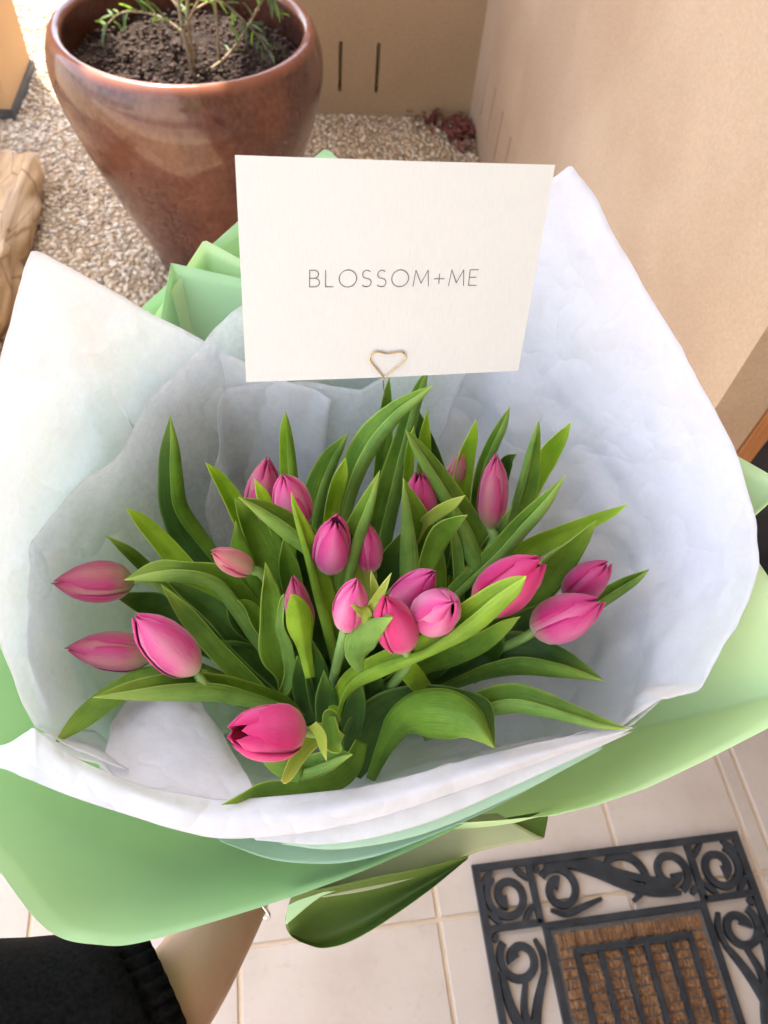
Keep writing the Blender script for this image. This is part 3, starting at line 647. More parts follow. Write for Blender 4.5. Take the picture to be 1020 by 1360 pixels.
def cone(name, rim, material, parent, belly=.03, base=None, s1=1.0, nu=80, nv=40, crump=0., seed=0., smoothrow=False, pinch=.044, solid=.00025, curve=1.0, shrink=1.0):
    """paper running from a rim polyline down to the grip, bellied outwards"""
    base = BASE if base is None else base
    rim3 = (cr if smoothrow else lin)(np.array([P(*q) for q in rim]), nu); V = []
    for i in range(nv):
        s = s1 * i / (nv - 1)
        for j in range(nu):
            r = rim3[j]; rad = r - base; rad = unit(rad - rad.dot(AX) * AX); e = base + rad * pinch * shrink
            t = s ** curve; p = r * (1 - t) + e * t; out = unit(np.cross(np.cross(e - r, AX), e - r)); out = out if out.dot(rad) > 0 else -out
            V.append(p + out * belly * math.sin(math.pi * s) )
    B = np.array(V).reshape(nv, nu, 3)
    if crump:
        gu = np.gradient(B, axis=1); gv = np.gradient(B, axis=0); Nn = unit(np.cross(gu, gv))
        for i in range(nv):
            for j in range(nu):
                p = B[i, j]; k = AX.dot(p); rr = unit(p - base); pleat = nz(rr, 4.2, seed + 2)
                n1 = nz(p, 9, seed); n2 = nz(p, 23, seed + 5); n3 = nz(p, 60, seed + 9)
                B[i, j] += Nn[i, j] * crump * ((1 - 2 * abs(n1)) * .45 + (1 - 2 * abs(n2)) * .42 + (1 - 2 * abs(n3)) * .2 - .5 + (1 - 2 * abs(pleat)) * .5)
    if crump:                                   # long straight fold creases pressed into the sheet
        rs_ = np.random.default_rng(int(seed) + 100); c_all = B.reshape(-1, 3); Q = B.copy()
        for q in range(14):
            n_ = unit(rs_.normal(size=3)); n_ = unit(n_ - n_.dot(AX) * AX * .5); p0 = c_all[rs_.integers(0, len(c_all) // 2)]; wd_ = rs_.uniform(.012, .035)
            dist = np.abs((Q - p0) @ n_); h = np.maximum(0, wd_ - dist) * rs_.uniform(.14, .32) * rs_.choice([-1, 1]); far = np.exp(-(np.linalg.norm(Q - p0, axis=2) / .10) ** 2)
            B += Nn * (h * far)[:, :, None]
    uv = np.stack(np.meshgrid(np.linspace(0, 1, nu), np.linspace(0, 1, nv)), 2).reshape(-1, 2)
    return mk(name, B.reshape(-1, 3), gridfaces(nv, nu), material, parent, uv, solid=solid)

gw = thing('wrapping_paper', LOW, 'pale green florist paper wrapped around the tulips as outer layer', 'wrapping paper')
# back sheets behind the card
cone('paper_sheet', [(60, 560, .54), (120, 478, .565), (188, 408, .60), (316, 294, .61), (433, 196, .61), (450, 212, .61), (560, 300, .62), (700, 330, .60), (800, 420, .57)], M['green'], gw, .045, nu=120)
cone('paper_sheet', [(150, 520, .565), (205, 420, .59), (271, 318, .60), (330, 350, .60), (440, 392, .60), (620, 420, .60)], M['green_sunlit'], gw, .042, nu=90)
cone('paper_sheet', [(130, 600, .55), (212, 430, .58), (227, 349, .59), (325, 371, .59), (430, 396, .59), (600, 450, .59)], M['green'], gw, .040, nu=90)
# left and lower left flap
cone('paper_sheet', [(225, 450, .60), (120, 485, .56), (20, 560, .525), (-45, 700, .495), (-78, 840, .475), (-80, 960, .46), (-60, 1080, .455), (5, 1165, .455), (45, 1218, .455), (80, 1245, .455), (125, 1254, .455), (180, 1253, .46), (290, 1222, .475), (400, 1187, .49), (490, 1153, .505), (560, 1122, .515), (620, 1092, .52)], M['green'], gw, .036, nu=150, pinch=.052, smoothrow=True, curve=.8)
# right flaps
cone('paper_sheet', [(800, 460, .58), (900, 545, .535), (964, 597, .50), (1045, 643, .47), (1022, 668, .47), (993, 688, .485), (975, 720, .50), (960, 800, .50)], M['green_sunlit'], gw, .062, nu=110, pinch=.056)
cone('paper_sheet', [(960, 690, .50), (996, 730, .475), (1075, 845, .455), (1110, 905, .45), (1022, 966, .45), (940, 1008, .46), (860, 1046, .47), (790, 1070, .48), (735, 1083, .49), (660, 1090, .505), (590, 1094, .515), (520, 1110, .52)], M['green_sunlit'], gw, .050, nu=140, pinch=.056, curve=.85)
# curled corner under the bouquet
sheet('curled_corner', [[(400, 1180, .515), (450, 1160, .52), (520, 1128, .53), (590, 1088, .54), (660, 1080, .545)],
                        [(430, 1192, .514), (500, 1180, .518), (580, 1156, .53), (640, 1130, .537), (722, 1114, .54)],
                        ], M['khaki_lit'], gw, 40, 12)
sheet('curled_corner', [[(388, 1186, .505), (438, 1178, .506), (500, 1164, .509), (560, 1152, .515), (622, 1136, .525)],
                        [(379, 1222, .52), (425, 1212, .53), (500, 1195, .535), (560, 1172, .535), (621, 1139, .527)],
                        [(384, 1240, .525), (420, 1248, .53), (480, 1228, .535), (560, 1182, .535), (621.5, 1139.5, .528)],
                        [(398, 1251, .515), (432, 1259, .515), (480, 1243, .515), (560, 1190, .52), (622, 1140, .527)]], M['olive_shaded'], gw, 40, 30, smoothrow=True)
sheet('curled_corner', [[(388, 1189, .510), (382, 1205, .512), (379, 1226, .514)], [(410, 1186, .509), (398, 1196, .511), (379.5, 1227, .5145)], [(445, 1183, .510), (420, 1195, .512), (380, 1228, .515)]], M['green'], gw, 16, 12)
sheet('folded_edge', [[(655, 1089, .546), (728, 1077, .55)], [(690, 1100, .546), (727, 1090, .549)], [(722, 1113, .541), (723, 1112, .542)]], M['olive_shaded'], gw, 16, 12)
# mint strips under the lip
sheet('folded_edge', [[(255, 1095, .51), (400, 1095, .51), (560, 1060, .51), (760, 985, .50)], [(290, 1114, .492), (430, 1118, .492), (580, 1080, .492), (790, 985, .485)],
                      [(292, 1117, .478), (352, 1139, .474), (400, 1146, .472), (460, 1145, .472), (530, 1127, .472), (640, 1080, .472), (742, 1026, .47), (800, 990, .468)]], M['mint'], gw, 60, 16, smoothrow=True)
# lower tail around the stems
ring = []
for s in range(14):
    t = s / 13
    c_ = BASE + AX * (.17 * t - .004); rr = .021 + .035 * t ** 1.6 + .027 * max(0, 1 - t * 5) ** 1.5
    a = unit(np.cross(AX, [1, .2, .1])); b = np.cross(AX, a)
    ring += [c_ + (a * math.cos(q) + b * math.sin(q)) * rr * (1 + .12 * math.sin(5 * q + 3 * t)) for q in np.linspace(0, 2 * math.pi, 40, endpoint=False)]
mk('paper_tail', ring, gridfaces(14, 40, True), M['green'], gw, solid=.0003)

tw = thing('tissue_paper', BASE, 'white translucent tissue paper lining the green wrap around the tulips', 'tissue paper')
CR = .0038
# left sheet with the tip at upper left
cone('tissue_sheet', [(440, 530, .58), (290, 460, .57), (170, 397, .52), (50, 333, .46), (22, 405, .44), (-3, 480, .435), (-30, 600, .435), (-30, 740, .44), (-8, 850, .45), (44, 967, .462), (100, 1000, .462), (160, 1030, .462)], M['tissue'], tw, .034, nu=170, nv=60, crump=CR, seed=3, shrink=.9)
# back sheet: its edge climbs from lower left to behind the card
cone('tissue_sheet', [(60, 950, .475), (42, 880, .477), (33, 800, .48), (42, 720, .487), (105, 645, .505), (155, 605, .515), (200, 545, .53), (250, 482, .545), (276, 454, .55), (326, 414, .555), (430, 380, .56), (560, 330, .56), (680, 300, .55)], M['tissue3'], tw, .036, nu=150, nv=60, crump=CR, seed=11, shrink=.86)
# right sheet with the tall tip
cone('tissue_sheet', [(560, 300, .57), (735, 236, .50), (756, 219, .49), (785, 258, .486), (818, 318, .48), (850, 372, .476), (900, 455, .468), (946, 545, .46), (975, 615, .455), (993, 688, .452), (994, 745, .45), (975, 830, .448), (942, 897, .45), (893, 943, .452), (836, 969, .455), (760, 988, .455)], M['tissue2'], tw, .036, nu=180, nv=64, crump=CR * 1.0, seed=21, shrink=.82, smoothrow=False)
# second right layer, lower top edge
cone('tissue_sheet', [(560, 330, .58), (690, 300, .55), (745, 297, .54), (800, 380, .53), (880, 520, .512), (945, 620, .494), (975, 700, .48), (978, 760, .477), (962, 830, .475), (925, 893, .475), (878, 936, .475), (818, 962, .475)], M['tissue'], tw, .050, nu=90, nv=50, crump=CR, seed=31, shrink=.8)
# inner back sheet seen below the card
cone('tissue_sheet', [(296, 760, .60), (294, 640, .585), (302, 520, .575), (390, 514, .575), (480, 520, .575), (560, 470, .565), (640, 440, .55)], M['tissue3'], tw, .026, nu=90, nv=50, crump=CR * .8, seed=41, shrink=.75)
# front sheet and its lip
cone('tissue_sheet', [(30, 985, .462), (100, 1020, .462), (180, 1050, .46), (240, 1062, .457), (300, 1068, .455), (390, 1062, .453), (470, 1053, .453), (550, 1034, .453), (640, 1009, .453), (740, 985, .454), (838, 968, .455)], M['tissue2'], tw, .018, nu=130, nv=46, crump=CR * .9, seed=51, shrink=.85, smoothrow=True)
sheet('tissue_sheet', [[(147, 960, .50), (175, 925, .515), (215, 905, .525), (262, 925, .53), (272, 935, .532)], [(143, 985, .49), (190, 975, .495), (240, 965, .50), (280, 970, .503), (303, 985, .505)], [(130, 1025, .466), (190, 1048, .462), (240, 1059, .46), (300, 1066, .459), (350, 1066, .459)]], M['tissue2'], tw, 50, 24, crump=.002, seed=57)
sheet('tissue_lip', [[(-60, 985, .46), (0, 990, .457), (32, 974, .456), (45, 967, .455), (58, 977, .456), (100, 1006, .457), (180, 1041, .458), (240, 1054, .458), (300, 1061, .458), (390, 1055, .456), (470, 1046, .456), (550, 1028, .456), (640, 1003, .456), (740, 981, .457), (838, 965, .458)],
                     [(-60, 1000, .457), (0, 1002, .455), (32, 993, .454), (45, 992, .453), (58, 1000, .453), (100, 1024, .451), (180, 1056, .449), (240, 1076, .447), (300, 1085, .446), (390, 1082, .444), (470, 1070, .443), (550, 1050, .443), (640, 1022, .444), (740, 994, .447), (842, 967, .453)],
                     [(-60, 1012, .455), (0, 1020, .452), (32, 1033, .451), (46, 1038, .451), (62, 1045, .451), (110, 1063, .45), (180, 1086, .45), (240, 1104, .45), (300, 1114, .45), (390, 1108, .448), (470, 1094, .447), (550, 1071, .447), (640, 1040, .448), (740, 1003, .45), (846, 966, .454)]], M['tissue2'], tw, 120, 26, crump=.0005, seed=61)
sheet('tissue_lip', [[(330, 1108, .456), (430, 1098, .456), (560, 1065, .456), (660, 1030, .456), (800, 975, .456)],
                     [(340, 1116, .456), (440, 1121, .457), (560, 1095, .457), (680, 1045, .457), (840, 972, .457)]], M['tissue2'], tw, 60, 10, crump=.0004, seed=71)
sheet('tissue_lip', [[(400, 1112, .463), (480, 1095, .463), (560, 1072, .463), (660, 1038, .463), (800, 985, .462)],
                     [(372, 1121, .462), (450, 1128, .464), (560, 1108, .464), (680, 1058, .463), (800, 995, .462)]], M['mint'], tw, 60, 10, crump=.0003, seed=77)

# ---- tulips -------------------------------------------------------------
def squeeze(d, k=.62): return d if d < .46 else .46 + (d - .46) * k
def leaf(parent, st, d0, d1, kind='mid', cup=(-.45, -.45), bow=0., wob=.5, nL=46, nW=11, fold=None):
    """blade from stations (px, py, left width, right width) base -> tip; cup = edge lift towards (-) or away from (+) the viewer;
    fold = side on which the folded blade turns its outer face to the viewer (the stations then follow the near edge)"""
    st = np.asarray(st, float); d0 = squeeze(d0, .8); d1 = squeeze(d1)
    c = cr(st, nL); c[:, 2:] = np.maximum(c[:, 2:], .0); t = np.linspace(0, 1, nL); c[-1, 2:] = 0
    dd = d0 + (d1 - d0) * t - bow * np.sin(math.pi * t)
    T = unit(np.gradient(c[:, :2], axis=0)); L = np.c_[T[:, 1], -T[:, 0]]; V, uv = [], []; sd = rng.uniform(0, 50)
    if fold:
        nW = 21; sg = 1 if fold == 'L' else -1
    for i in range(nL):
        for j in range(nW):
            v = -1 + 2 * j / (nW - 1)
            if fold:
                wf, wb = (c[i, 2], c[i, 3]) if fold == 'L' else (c[i, 3], c[i, 2]); wm = wf + wb * .4
                if v <= 0: q_ = v + 1; o_ = wf * q_ ** .9; z = .30 * wm * q_ - .30 * wf * math.sin(math.pi * q_)
                else: q_ = v; rnd = math.sin(min(1, q_ * 5) * math.pi / 2); o_ = wf * (1 - q_) - wb * q_ + wf * .0 ; z = .30 * wm + .35 * wm * rnd + .35 * wb * q_
                wv = wob * .0020 * math.sin(t[i] * 10 + sd + (2 if v > 0 else 0)) * abs(v) ** 2 * min(1, (wf + wb) / 14)
                off, z = sg * o_, z * dd[i] / F + wv
            else:
                w = c[i, 2] if v < 0 else c[i, 3]; cz = cup[0] if v < 0 else cup[1]
                off = -v * w; z = cz * (.75 * abs(v) ** 1.15 + .25 * v * v) * w * dd[i] / F + wob * .0022 * abs(v) ** 2 * math.sin(t[i] * 9 + sd + (2 if v > 0 else 0)) * min(1, w / 6)
            q = c[i, :2] + L[i] * off
            V.append(P(q[0], q[1], dd[i] + z)); uv.append((.5 + .5 * v, t[i]))
    Fc = gridfaces(nL, nW)
    if fold:
        mi = [0 if (k % (nW - 1)) < (nW - 1) // 2 else 1 for k in range(len(Fc))]
        outer = {'mid': 'pale', 'dark': 'mid', 'lime': 'limeout', 'pale': 'pale'}.get(kind, kind); inner = {'pale': 'mid'}.get(kind, kind)
        return mk('leaf', V, Fc, None, parent, uv, solid=.0006, mats=[LM[outer], LM[inner]], mi=mi)
    return mk('leaf', V, Fc, LM[kind], parent, uv, solid=.0006)

def tulip(label, base, tip, W, d, kind='pink', Lm=.052, rot=0., op=0., stemd=None, vis=True, fat=.42):
    """base/tip in photo pixels, W in pixels; d distance of the bud's middle"""
    d = squeeze(d); pr_ = math.hypot(base[0] - tip[0], base[1] - tip[1]) * d / F; dz = math.sqrt(max(0, Lm ** 2 - pr_ ** 2)); Lm = max(Lm, pr_)
    A = P(*base, d + dz / 2); T = P(*tip, d - dz / 2); ax = unit(T - A); R0 = W * d / F / 2; Lb = np.linalg.norm(T - A)
    th = thing('tulip', BASE + rng.normal(size=3) * .004, label, 'tulip', 'tulips in the bouquet')
    side = unit(np.cross(ax, -VIEW)); front = np.cross(side, ax)
    front = front if front.dot(VIEW) < 0 else -front
    us = np.array([0, .06, .16, .3, .45, .62, .78, .9, 1.0]); fs = np.array([.16, .52, .80, .97, 1.0, .93 + .1 * op, .72 + .35 * op, .40 + .66 * op, .07 + .96 * op])
    for k in range(6):
        inner = k % 2; th0 = rot + k * math.pi / 3 + rng.normal() * .06; nU, nV_ = 26, 13; V, uv = [], []
        rs = (.91 if inner else 1.0); hl = 1 + rng.uniform(-.05, .04) + (.0 if inner else -.01); span = (1.02 if inner else .98) + rng.uniform(-.05, .05); twist = rng.uniform(-.12, .12)
        curl = rng.uniform(-.05, .10) + .25 * op * (0 if inner else 1)
        for i in range(nU):
            u = i / (nU - 1); r = R0 * np.interp(u, us, fs) * rs
            r += R0 * curl * max(0, u - .72) ** 1.5 * 3
            wprof = (min(1, (u + .03) * 5) ** .5) * (max(0., 1 - u ** 5.5)) ** .55
            for j in range(nV_):
                v = -1 + 2 * j / (nV_ - 1); an = th0 + v * span * wprof + twist * u
                rr = r * (1 + .045 * v * (1 if not inner else -1) + .035 * (1 - abs(v)) ** 2 * math.sin(math.pi * u)) + R0 * .02 * math.sin(u * 14 + k * 2 + v * 2) * abs(v) * u
                rr = rr * (1 - .04 * (abs(v) ** 2) * max(0, u - .5))
                uu = u * hl - .05 * abs(v) ** 2 * u ** 2
                V.append(A + ax * Lb * uu + (front * math.cos(an) + side * math.sin(an)) * rr); uv.append((.5 + .5 * v, u))
        mk('petal', V, gridfaces(nU, nV_), PM[kind], th, uv, solid=.0005)
    # stem from the bud's base to the grip
    low = BASE + AX * rng.uniform(.06, .15) + unit(rng.normal(size=3)) * .007; mid = BASE + unit(rng.normal(size=3)) * .009
    path = cr([A + ax * .003, A - ax * .016 + AX * .008, .6 * (A - ax * .035) + .4 * mid + AX * .034, mid, low], 26)
    V, Fc = tube(path, np.linspace(.0031, .0036, 26), 9); mk('stem', V, Fc, M['stem'], th)
    return th

T1 = tulip('dusky pink tulip bud highest at left, partly behind its right neighbour', (343, 697), (356, 609), 46, .525, 'dusky', rot=.3)
T2 = tulip('rose tulip bud overlapping the dusky bud, behind a lime leaf tip', (398, 697), (376, 630), 50, .50, 'soft', rot=-.25)
T3 = tulip('pink tulip bud with split tips left of the tall folded centre leaf', (437, 757), (446, 689), 50, .485, 'pink', rot=.2, op=.15)
T3b = tulip('pink tulip bud mostly hidden behind the tall folded centre leaf', (492, 757), (486, 693), 36, .51, 'pink', rot=.8)
T4 = tulip('deep magenta tulip bud tucked behind the broad upright centre leaf', (557, 706), (557, 630), 46, .53, 'magenta', rot=.9, op=.15)
T5 = tulip('pale peach tulip bud at the back, half hidden by a light green leaf', (601, 655), (614, 600), 28, .58, 'peach', .045)
T6 = tulip('slender dusky tulip bud standing upright at the right, whole bud showing', (651, 702), (660, 604), 39, .52, 'dusky', rot=-.55, fat=.4)
T7 = tulip('small pale pink green bud lying to the left above the long leaves', (334, 757), (281, 733), 34, .475, 'peach', .036, rot=.4)
T8 = tulip('dusky pink tulip furthest left, lying against the tissue above another', (178, 772), (66, 774), 54, .535, 'dusky', .06, rot=.5)
T9 = tulip('dusky pink tulip low at left, partly behind the brighter pink one', (205, 868), (87, 862), 51, .53, 'dusky', .06, rot=-.45)
T10 = tulip('bright rose tulip at left with its broad petal facing the viewer', (262, 892), (180, 820), 60, .465, 'soft', .055, rot=.12, op=.06)
T11 = tulip('hot pink opened tulip nearest the bottom, beside a torn yellow green leaf', (401, 970), (308, 975), 74, .425, 'hot', .05, rot=.6, op=.26)
T12 = tulip('small closed dusky bud held in a green sheath leaf near the centre', (404, 842), (389, 766), 36, .478, 'dusky', .045, rot=.5)
T13 = tulip('small pale pink tulip bud beside the yellow leaflets in the centre', (459, 834), (474, 771), 45, .425, 'soft', .04, rot=-.4)
T14 = tulip('rounded pink tulip bud behind the small pale cupped leaf', (536, 860), (512, 794), 56, .43, 'hot', .048, rot=.5, op=.0)
T15 = tulip('pink tulip bud leaning up right, uppermost of the central cluster', (524, 806), (576, 760), 46, .455, 'pink', .046, rot=-.3, op=.05)
T16 = tulip('plump round pink tulip head right of the central cluster', (562, 822), (602, 800), 62, .43, 'soft', .046, rot=.7, op=.0)
T17 = tulip('large hot pink tulip with flared petals above the long bright leaf', (634, 806), (722, 744), 68, .47, 'hot', .058, rot=.35, op=.14)
T18 = tulip('magenta tulip at right, behind the large pink one lying on the tissue', (754, 792), (808, 748), 48, .515, 'magenta', .048, rot=.6, op=.06)
T19 = tulip('large rosy tulip at the right edge lying on the white tissue', (708, 838), (800, 797), 62, .49, 'pink', .056, rot=.75, op=.05)

A_, Bc = (-.5, -.5), (.35, .35)
# left side
leaf(T8, [(330, 800, 8, 8), (262, 722, 26, 18), (232, 678, 19, 19), (226, 635, 16, 17), (226, 595, 13, 12), (226, 552, 0, 0)], .62, .535, 'dark', (-.2, -1.0), fold='R')
leaf(T8, [(320, 830, 9, 9), (270, 785, 15, 15), (236, 745, 15, 15), (207, 712, 12, 13), (185, 690, 8, 9), (167, 675, 0, 0)], .60, .52, 'lime', (-.3, -.3))
leaf(T8, [(320, 850, 9, 9), (250, 800, 12, 12), (197, 757, 9, 10), (170, 733, 7, 8), (140, 711, 0, 0)], .61, .535, 'mid', (-.2, -.5))
leaf(T7, [(375, 880, 12, 10), (350, 845, 18, 18), (320, 800, 19, 20), (290, 768, 17, 18), (250, 757, 16, 11), (208, 759, 13, 14), (165, 770, 0, 0)], .56, .475, 'mid', (.35, -.9), .015, fold='L')
leaf(T9, [(400, 930, 12, 12), (365, 890, 20, 20), (325, 850, 21, 20), (282, 810, 15, 16), (245, 785, 9, 9), (222, 772, 0, 0)], .60, .53, 'dark', A_)
leaf(T9, [(385, 965, 8, 8), (335, 912, 13, 13), (288, 863, 14, 12), (246, 815, 11, 11), (214, 776, 0, 0)], .56, .47, 'mid', (-.1, -.9))
leaf(T9, [(330, 870, 20, 20), (280, 850, 24, 24), (220, 812, 22, 22), (180, 798, 12, 12), (149, 790, 0, 0)], .62, .555, 'dark', A_)
leaf(T10, [(400, 955, 8, 8), (375, 935, 14, 12), (335, 920, 20, 13), (290, 908, 24, 13), (235, 908, 23, 15), (180, 916, 14, 13), (123, 926, 0, 0)], .56, .44, 'mid', (.3, -1.0), .012, fold='L')
leaf(T10, [(280, 900, 10, 10), (205, 897, 13, 13), (155, 920, 15, 15), (110, 955, 13, 14), (70, 989, 0, 0)], .53, .475, 'mid', (-.2, .4))
leaf(T1, [(345, 750, 12, 12), (330, 705, 14, 14), (314, 672, 13, 13), (299, 646, 10, 10), (286, 629, 6, 7), (273, 614, 0, 0)], .58, .515, 'lime', (-.9, -.1))
leaf(T7, [(345, 810, 14, 14), (328, 768, 17, 17), (319, 738, 14, 14), (316, 714, 8, 8), (313, 691, 0, 0)], .54, .485, 'mid', (.3, .3))
leaf(T2, [(400, 860, 16, 16), (378, 800, 20, 24), (356, 742, 22, 26), (336, 702, 15, 22), (321, 680, 7, 12), (312, 662, 0, 0)], .57, .485, 'mid', A_)
leaf(T2, [(470, 810, 10, 10), (446, 762, 14, 14), (418, 726, 17, 18), (388, 700, 19, 16), (352, 677, 13, 12), (317, 660, 0, 0)], .53, .448, 'pale', (-.1, -1.0), .008, fold='L')
leaf(T2, [(395, 830, 6, 6), (380, 755, 7, 7), (369, 712, 8, 8), (357, 678, 9, 9), (347, 655, 7, 8), (338, 636, 0, 0)], .56, .468, 'lime', A_)
leaf(T1, [(395, 740, 10, 10), (388, 680, 11, 11), (383, 630, 11, 12), (381, 590, 10, 9), (379, 565, 6, 6), (379, 547, 0, 0)], .61, .555, 'lime', (-.6, -1.2), fold='R')
leaf(T3, [(425, 810, 12, 12), (415, 740, 15, 14), (415, 690, 10, 14), (424, 650, 20, 11), (439, 612, 15, 10), (452, 590, 7, 6), (461, 576, 0, 0)], .60, .525, 'mid', (-.2, -1.1), fold='R')
leaf(T3, [(445, 800, 8, 8), (438, 740, 9, 9), (440, 690, 10, 9), (446, 655, 10, 10), (453, 630, 8, 9), (459, 608, 0, 0)], .58, .515, 'lime', (-.7, -.7))
leaf(T3b, [(440, 830, 10, 10), (440, 760, 12, 12), (450, 690, 16, 14), (467, 630, 18, 16), (492, 582, 19, 17), (525, 546, 13, 13), (553, 526, 7, 8), (575, 512, 0, 0)], .60, .455, 'mid', (-.9, .3), .01, fold='R')
leaf(T4, [(500, 760, 12, 12), (503, 690, 12, 12), (508, 620, 11, 13), (512, 560, 9, 9), (515, 525, 6, 5), (517, 500, 0, 0)], .65, .57, 'mid', A_)
leaf(T4, [(490, 800, 16, 16), (500, 730, 20, 18), (514, 670, 21, 16), (530, 605, 15, 15), (546, 545, 10, 11), (558, 512, 6, 8), (569, 488, 0, 0)], .63, .53, 'mid', (-.1, -1.1), fold='R')
leaf(T6, [(640, 860, 12, 12), (655, 790, 18, 18), (632, 715, 24, 18), (602, 665, 16, 17), (576, 624, 13, 13), (554, 592, 8, 8), (539, 571, 0, 0)], .55, .462, 'mid', (.2, -1.0), fold='L')
leaf(T5, [(560, 750, 9, 9), (560, 680, 9, 9), (563, 620, 9, 9), (565, 580, 8, 7), (568, 543, 0, 0)], .63, .56, 'lime', A_)
leaf(T5, [(595, 760, 14, 14), (590, 680, 18, 14), (576, 620, 18, 14), (562, 575, 10, 10), (553, 540, 0, 0)], .64, .585, 'dark', A_)
leaf(T5, [(540, 770, 7, 7), (540, 690, 7, 7), (543, 620, 7, 7), (547, 585, 5, 4), (550, 566, 0, 0)], .60, .54, 'lime', A_)
leaf(T5, [(605, 790, 11, 11), (610, 720, 12, 12), (614, 660, 15, 11), (621, 610, 13, 10), (629, 578, 7, 6), (632, 556, 0, 0)], .59, .515, 'lime', (-.3, -.3))
leaf(T6, [(620, 820, 8, 8), (628, 740, 9, 9), (631, 680, 7, 9), (639, 630, 9, 9), (653, 593, 9, 9), (667, 563, 6, 7), (677, 540, 0, 0)], .60, .525, 'mid', (-1.2, -.1), fold='R')
leaf(T6, [(640, 730, 10, 10), (657, 675, 12, 12), (666, 635, 10, 10), (673, 612, 7, 9), (686, 603, 0, 0)], .61, .565, 'dark', A_)
leaf(T17, [(640, 800, 6, 6), (662, 738, 7, 8), (682, 690, 8, 18), (698, 640, 9, 18), (707, 600, 7, 11), (713, 575, 4, 5), (716, 558, 0, 0)], .56, .48, 'pale', (.1, -1.1), fold='L')
leaf(T18, [(670, 770, 9, 9), (690, 700, 10, 10), (706, 650, 12, 12), (728, 606, 13, 14), (745, 581, 8, 9), (759, 560, 0, 0)], .61, .55, 'lime', (-.2, -.4))
leaf(T17, [(560, 850, 8, 8), (592, 800, 11, 9), (627, 765, 13, 10), (661, 733, 14, 13), (691, 699, 13, 14), (721, 667, 9, 11), (751, 631, 0, 0)], .56, .455, 'pale', (-1.1, .1), fold='R')
leaf(T17, [(600, 790, 6, 6), (640, 735, 7, 7), (663, 702, 6, 6), (680, 672, 0, 0)], .57, .50, 'pale', A_)
leaf(T18, [(630, 800, 9, 9), (670, 758, 13, 13), (705, 730, 15, 15), (745, 710, 12, 13), (785, 693, 9, 9), (815, 680, 5, 5), (834, 669, 0, 0)], .59, .515, 'lime', (.2, -.7))
leaf(T19, [(650, 840, 12, 12), (690, 812, 16, 16), (716, 785, 20, 19), (743, 755, 24, 17), (765, 726, 12, 13), (781, 706, 6, 7), (792, 691, 0, 0)], .56, .468, 'mid', (-1.0, .2))
leaf(T19, [(740, 840, 8, 8), (772, 814, 10, 10), (800, 795, 12, 11), (825, 779, 10, 10), (845, 767, 6, 7), (862, 756, 0, 0)], .57, .52, 'mid', (-.3, -.8), fold='R')
# long bright leaf, closest to the viewer
leaf(T16, [(438, 1005, 5, 5), (443, 970, 10, 5), (452, 930, 13, 6), (468, 903, 14, 13), (495, 886, 14, 17), (530, 874, 18, 14), (572, 858, 20, 12), (616, 826, 22, 22), (655, 794, 17, 21), (682, 775, 10, 15), (699, 765, 0, 0)], .56, .40, 'lime', (-.25, -1.0), .02, wob=1.0, nL=70, fold='R')
leaf(T16, [(500, 920, 9, 9), (560, 885, 12, 12), (600, 871, 14, 14), (640, 852, 12, 14), (670, 832, 8, 9), (691, 819, 0, 0)], .55, .445, 'mid', (-.8, .2))
leaf(T19, [(520, 930, 8, 8), (560, 920, 16, 10), (605, 900, 26, 14), (645, 882, 33, 20), (690, 872, 34, 24), (735, 879, 23, 20), (770, 890, 12, 12), (802, 904, 0, 0)], .585, .475, 'dark', (-.1, -1.2), .01, fold='R')
leaf(T19, [(560, 975, 10, 10), (600, 955, 16, 16), (640, 937, 20, 17), (680, 928, 21, 19), (720, 936, 18, 16), (760, 949, 13, 11), (800, 961, 8, 7), (834, 968, 0, 0)], .53, .445, 'mid', (-1.1, .5), .015, fold='R')
leaf(T16, [(470, 1030, 10, 10), (492, 985, 40, 26), (520, 945, 30, 30), (565, 922, 13, 30), (610, 925, 10, 26), (640, 940, 13, 20), (653, 965, 4, 10), (657, 993, 0, 0)], .57, .445, 'dark', (-.6, .1), wob=.3)
leaf(T16, [(492, 1035, 6, 6), (512, 990, 12, 12), (532, 958, 20, 22), (560, 945, 28, 34), (595, 945, 29, 37), (624, 955, 20, 30), (643, 974, 8, 15), (657, 994, 0, 0)], .54, .438, 'mid', (.9, .5), .02, wob=.6)
leaf(T11, [(480, 985, 8, 8), (468, 1012, 14, 12), (448, 1034, 15, 13), (405, 1048, 8, 12), (355, 1050, 11, 12), (322, 1060, 6, 6), (294, 1069, 0, 0)], .50, .448, 'mid', (.4, -.8))
leaf(T11, [(370, 1012, 12, 12), (398, 1022, 15, 13), (428, 1014, 16, 12), (452, 1004, 9, 9), (468, 1002, 0, 0)], .465, .44, 'mid', (-1.1, .3), fold='R')
leaf(T11, [(452, 985, 10, 10), (432, 972, 11, 12), (412, 982, 14, 15), (397, 1004, 10, 10), (384, 1028, 7, 8), (376, 1040, 3, 4)], .46, .428, 'yellow', (-.8, -.3))
leaf(T11, [(415, 962, 6, 6), (425, 975, 7, 7), (429, 992, 5, 5), (434, 1011, 0, 0)], .43, .424, 'yellow', (-.8, .6))
leaf(T11, [(450, 960, 6, 6), (437, 950, 8, 8), (442, 985, 12, 12), (452, 998, 4, 4)], .455, .44, 'mid', A_)
leaf(T11, [(400, 1030, 10, 10), (375, 1020, 12, 12), (356, 1008, 8, 8), (350, 1000, 0, 0)], .455, .45, 'mid', Bc)
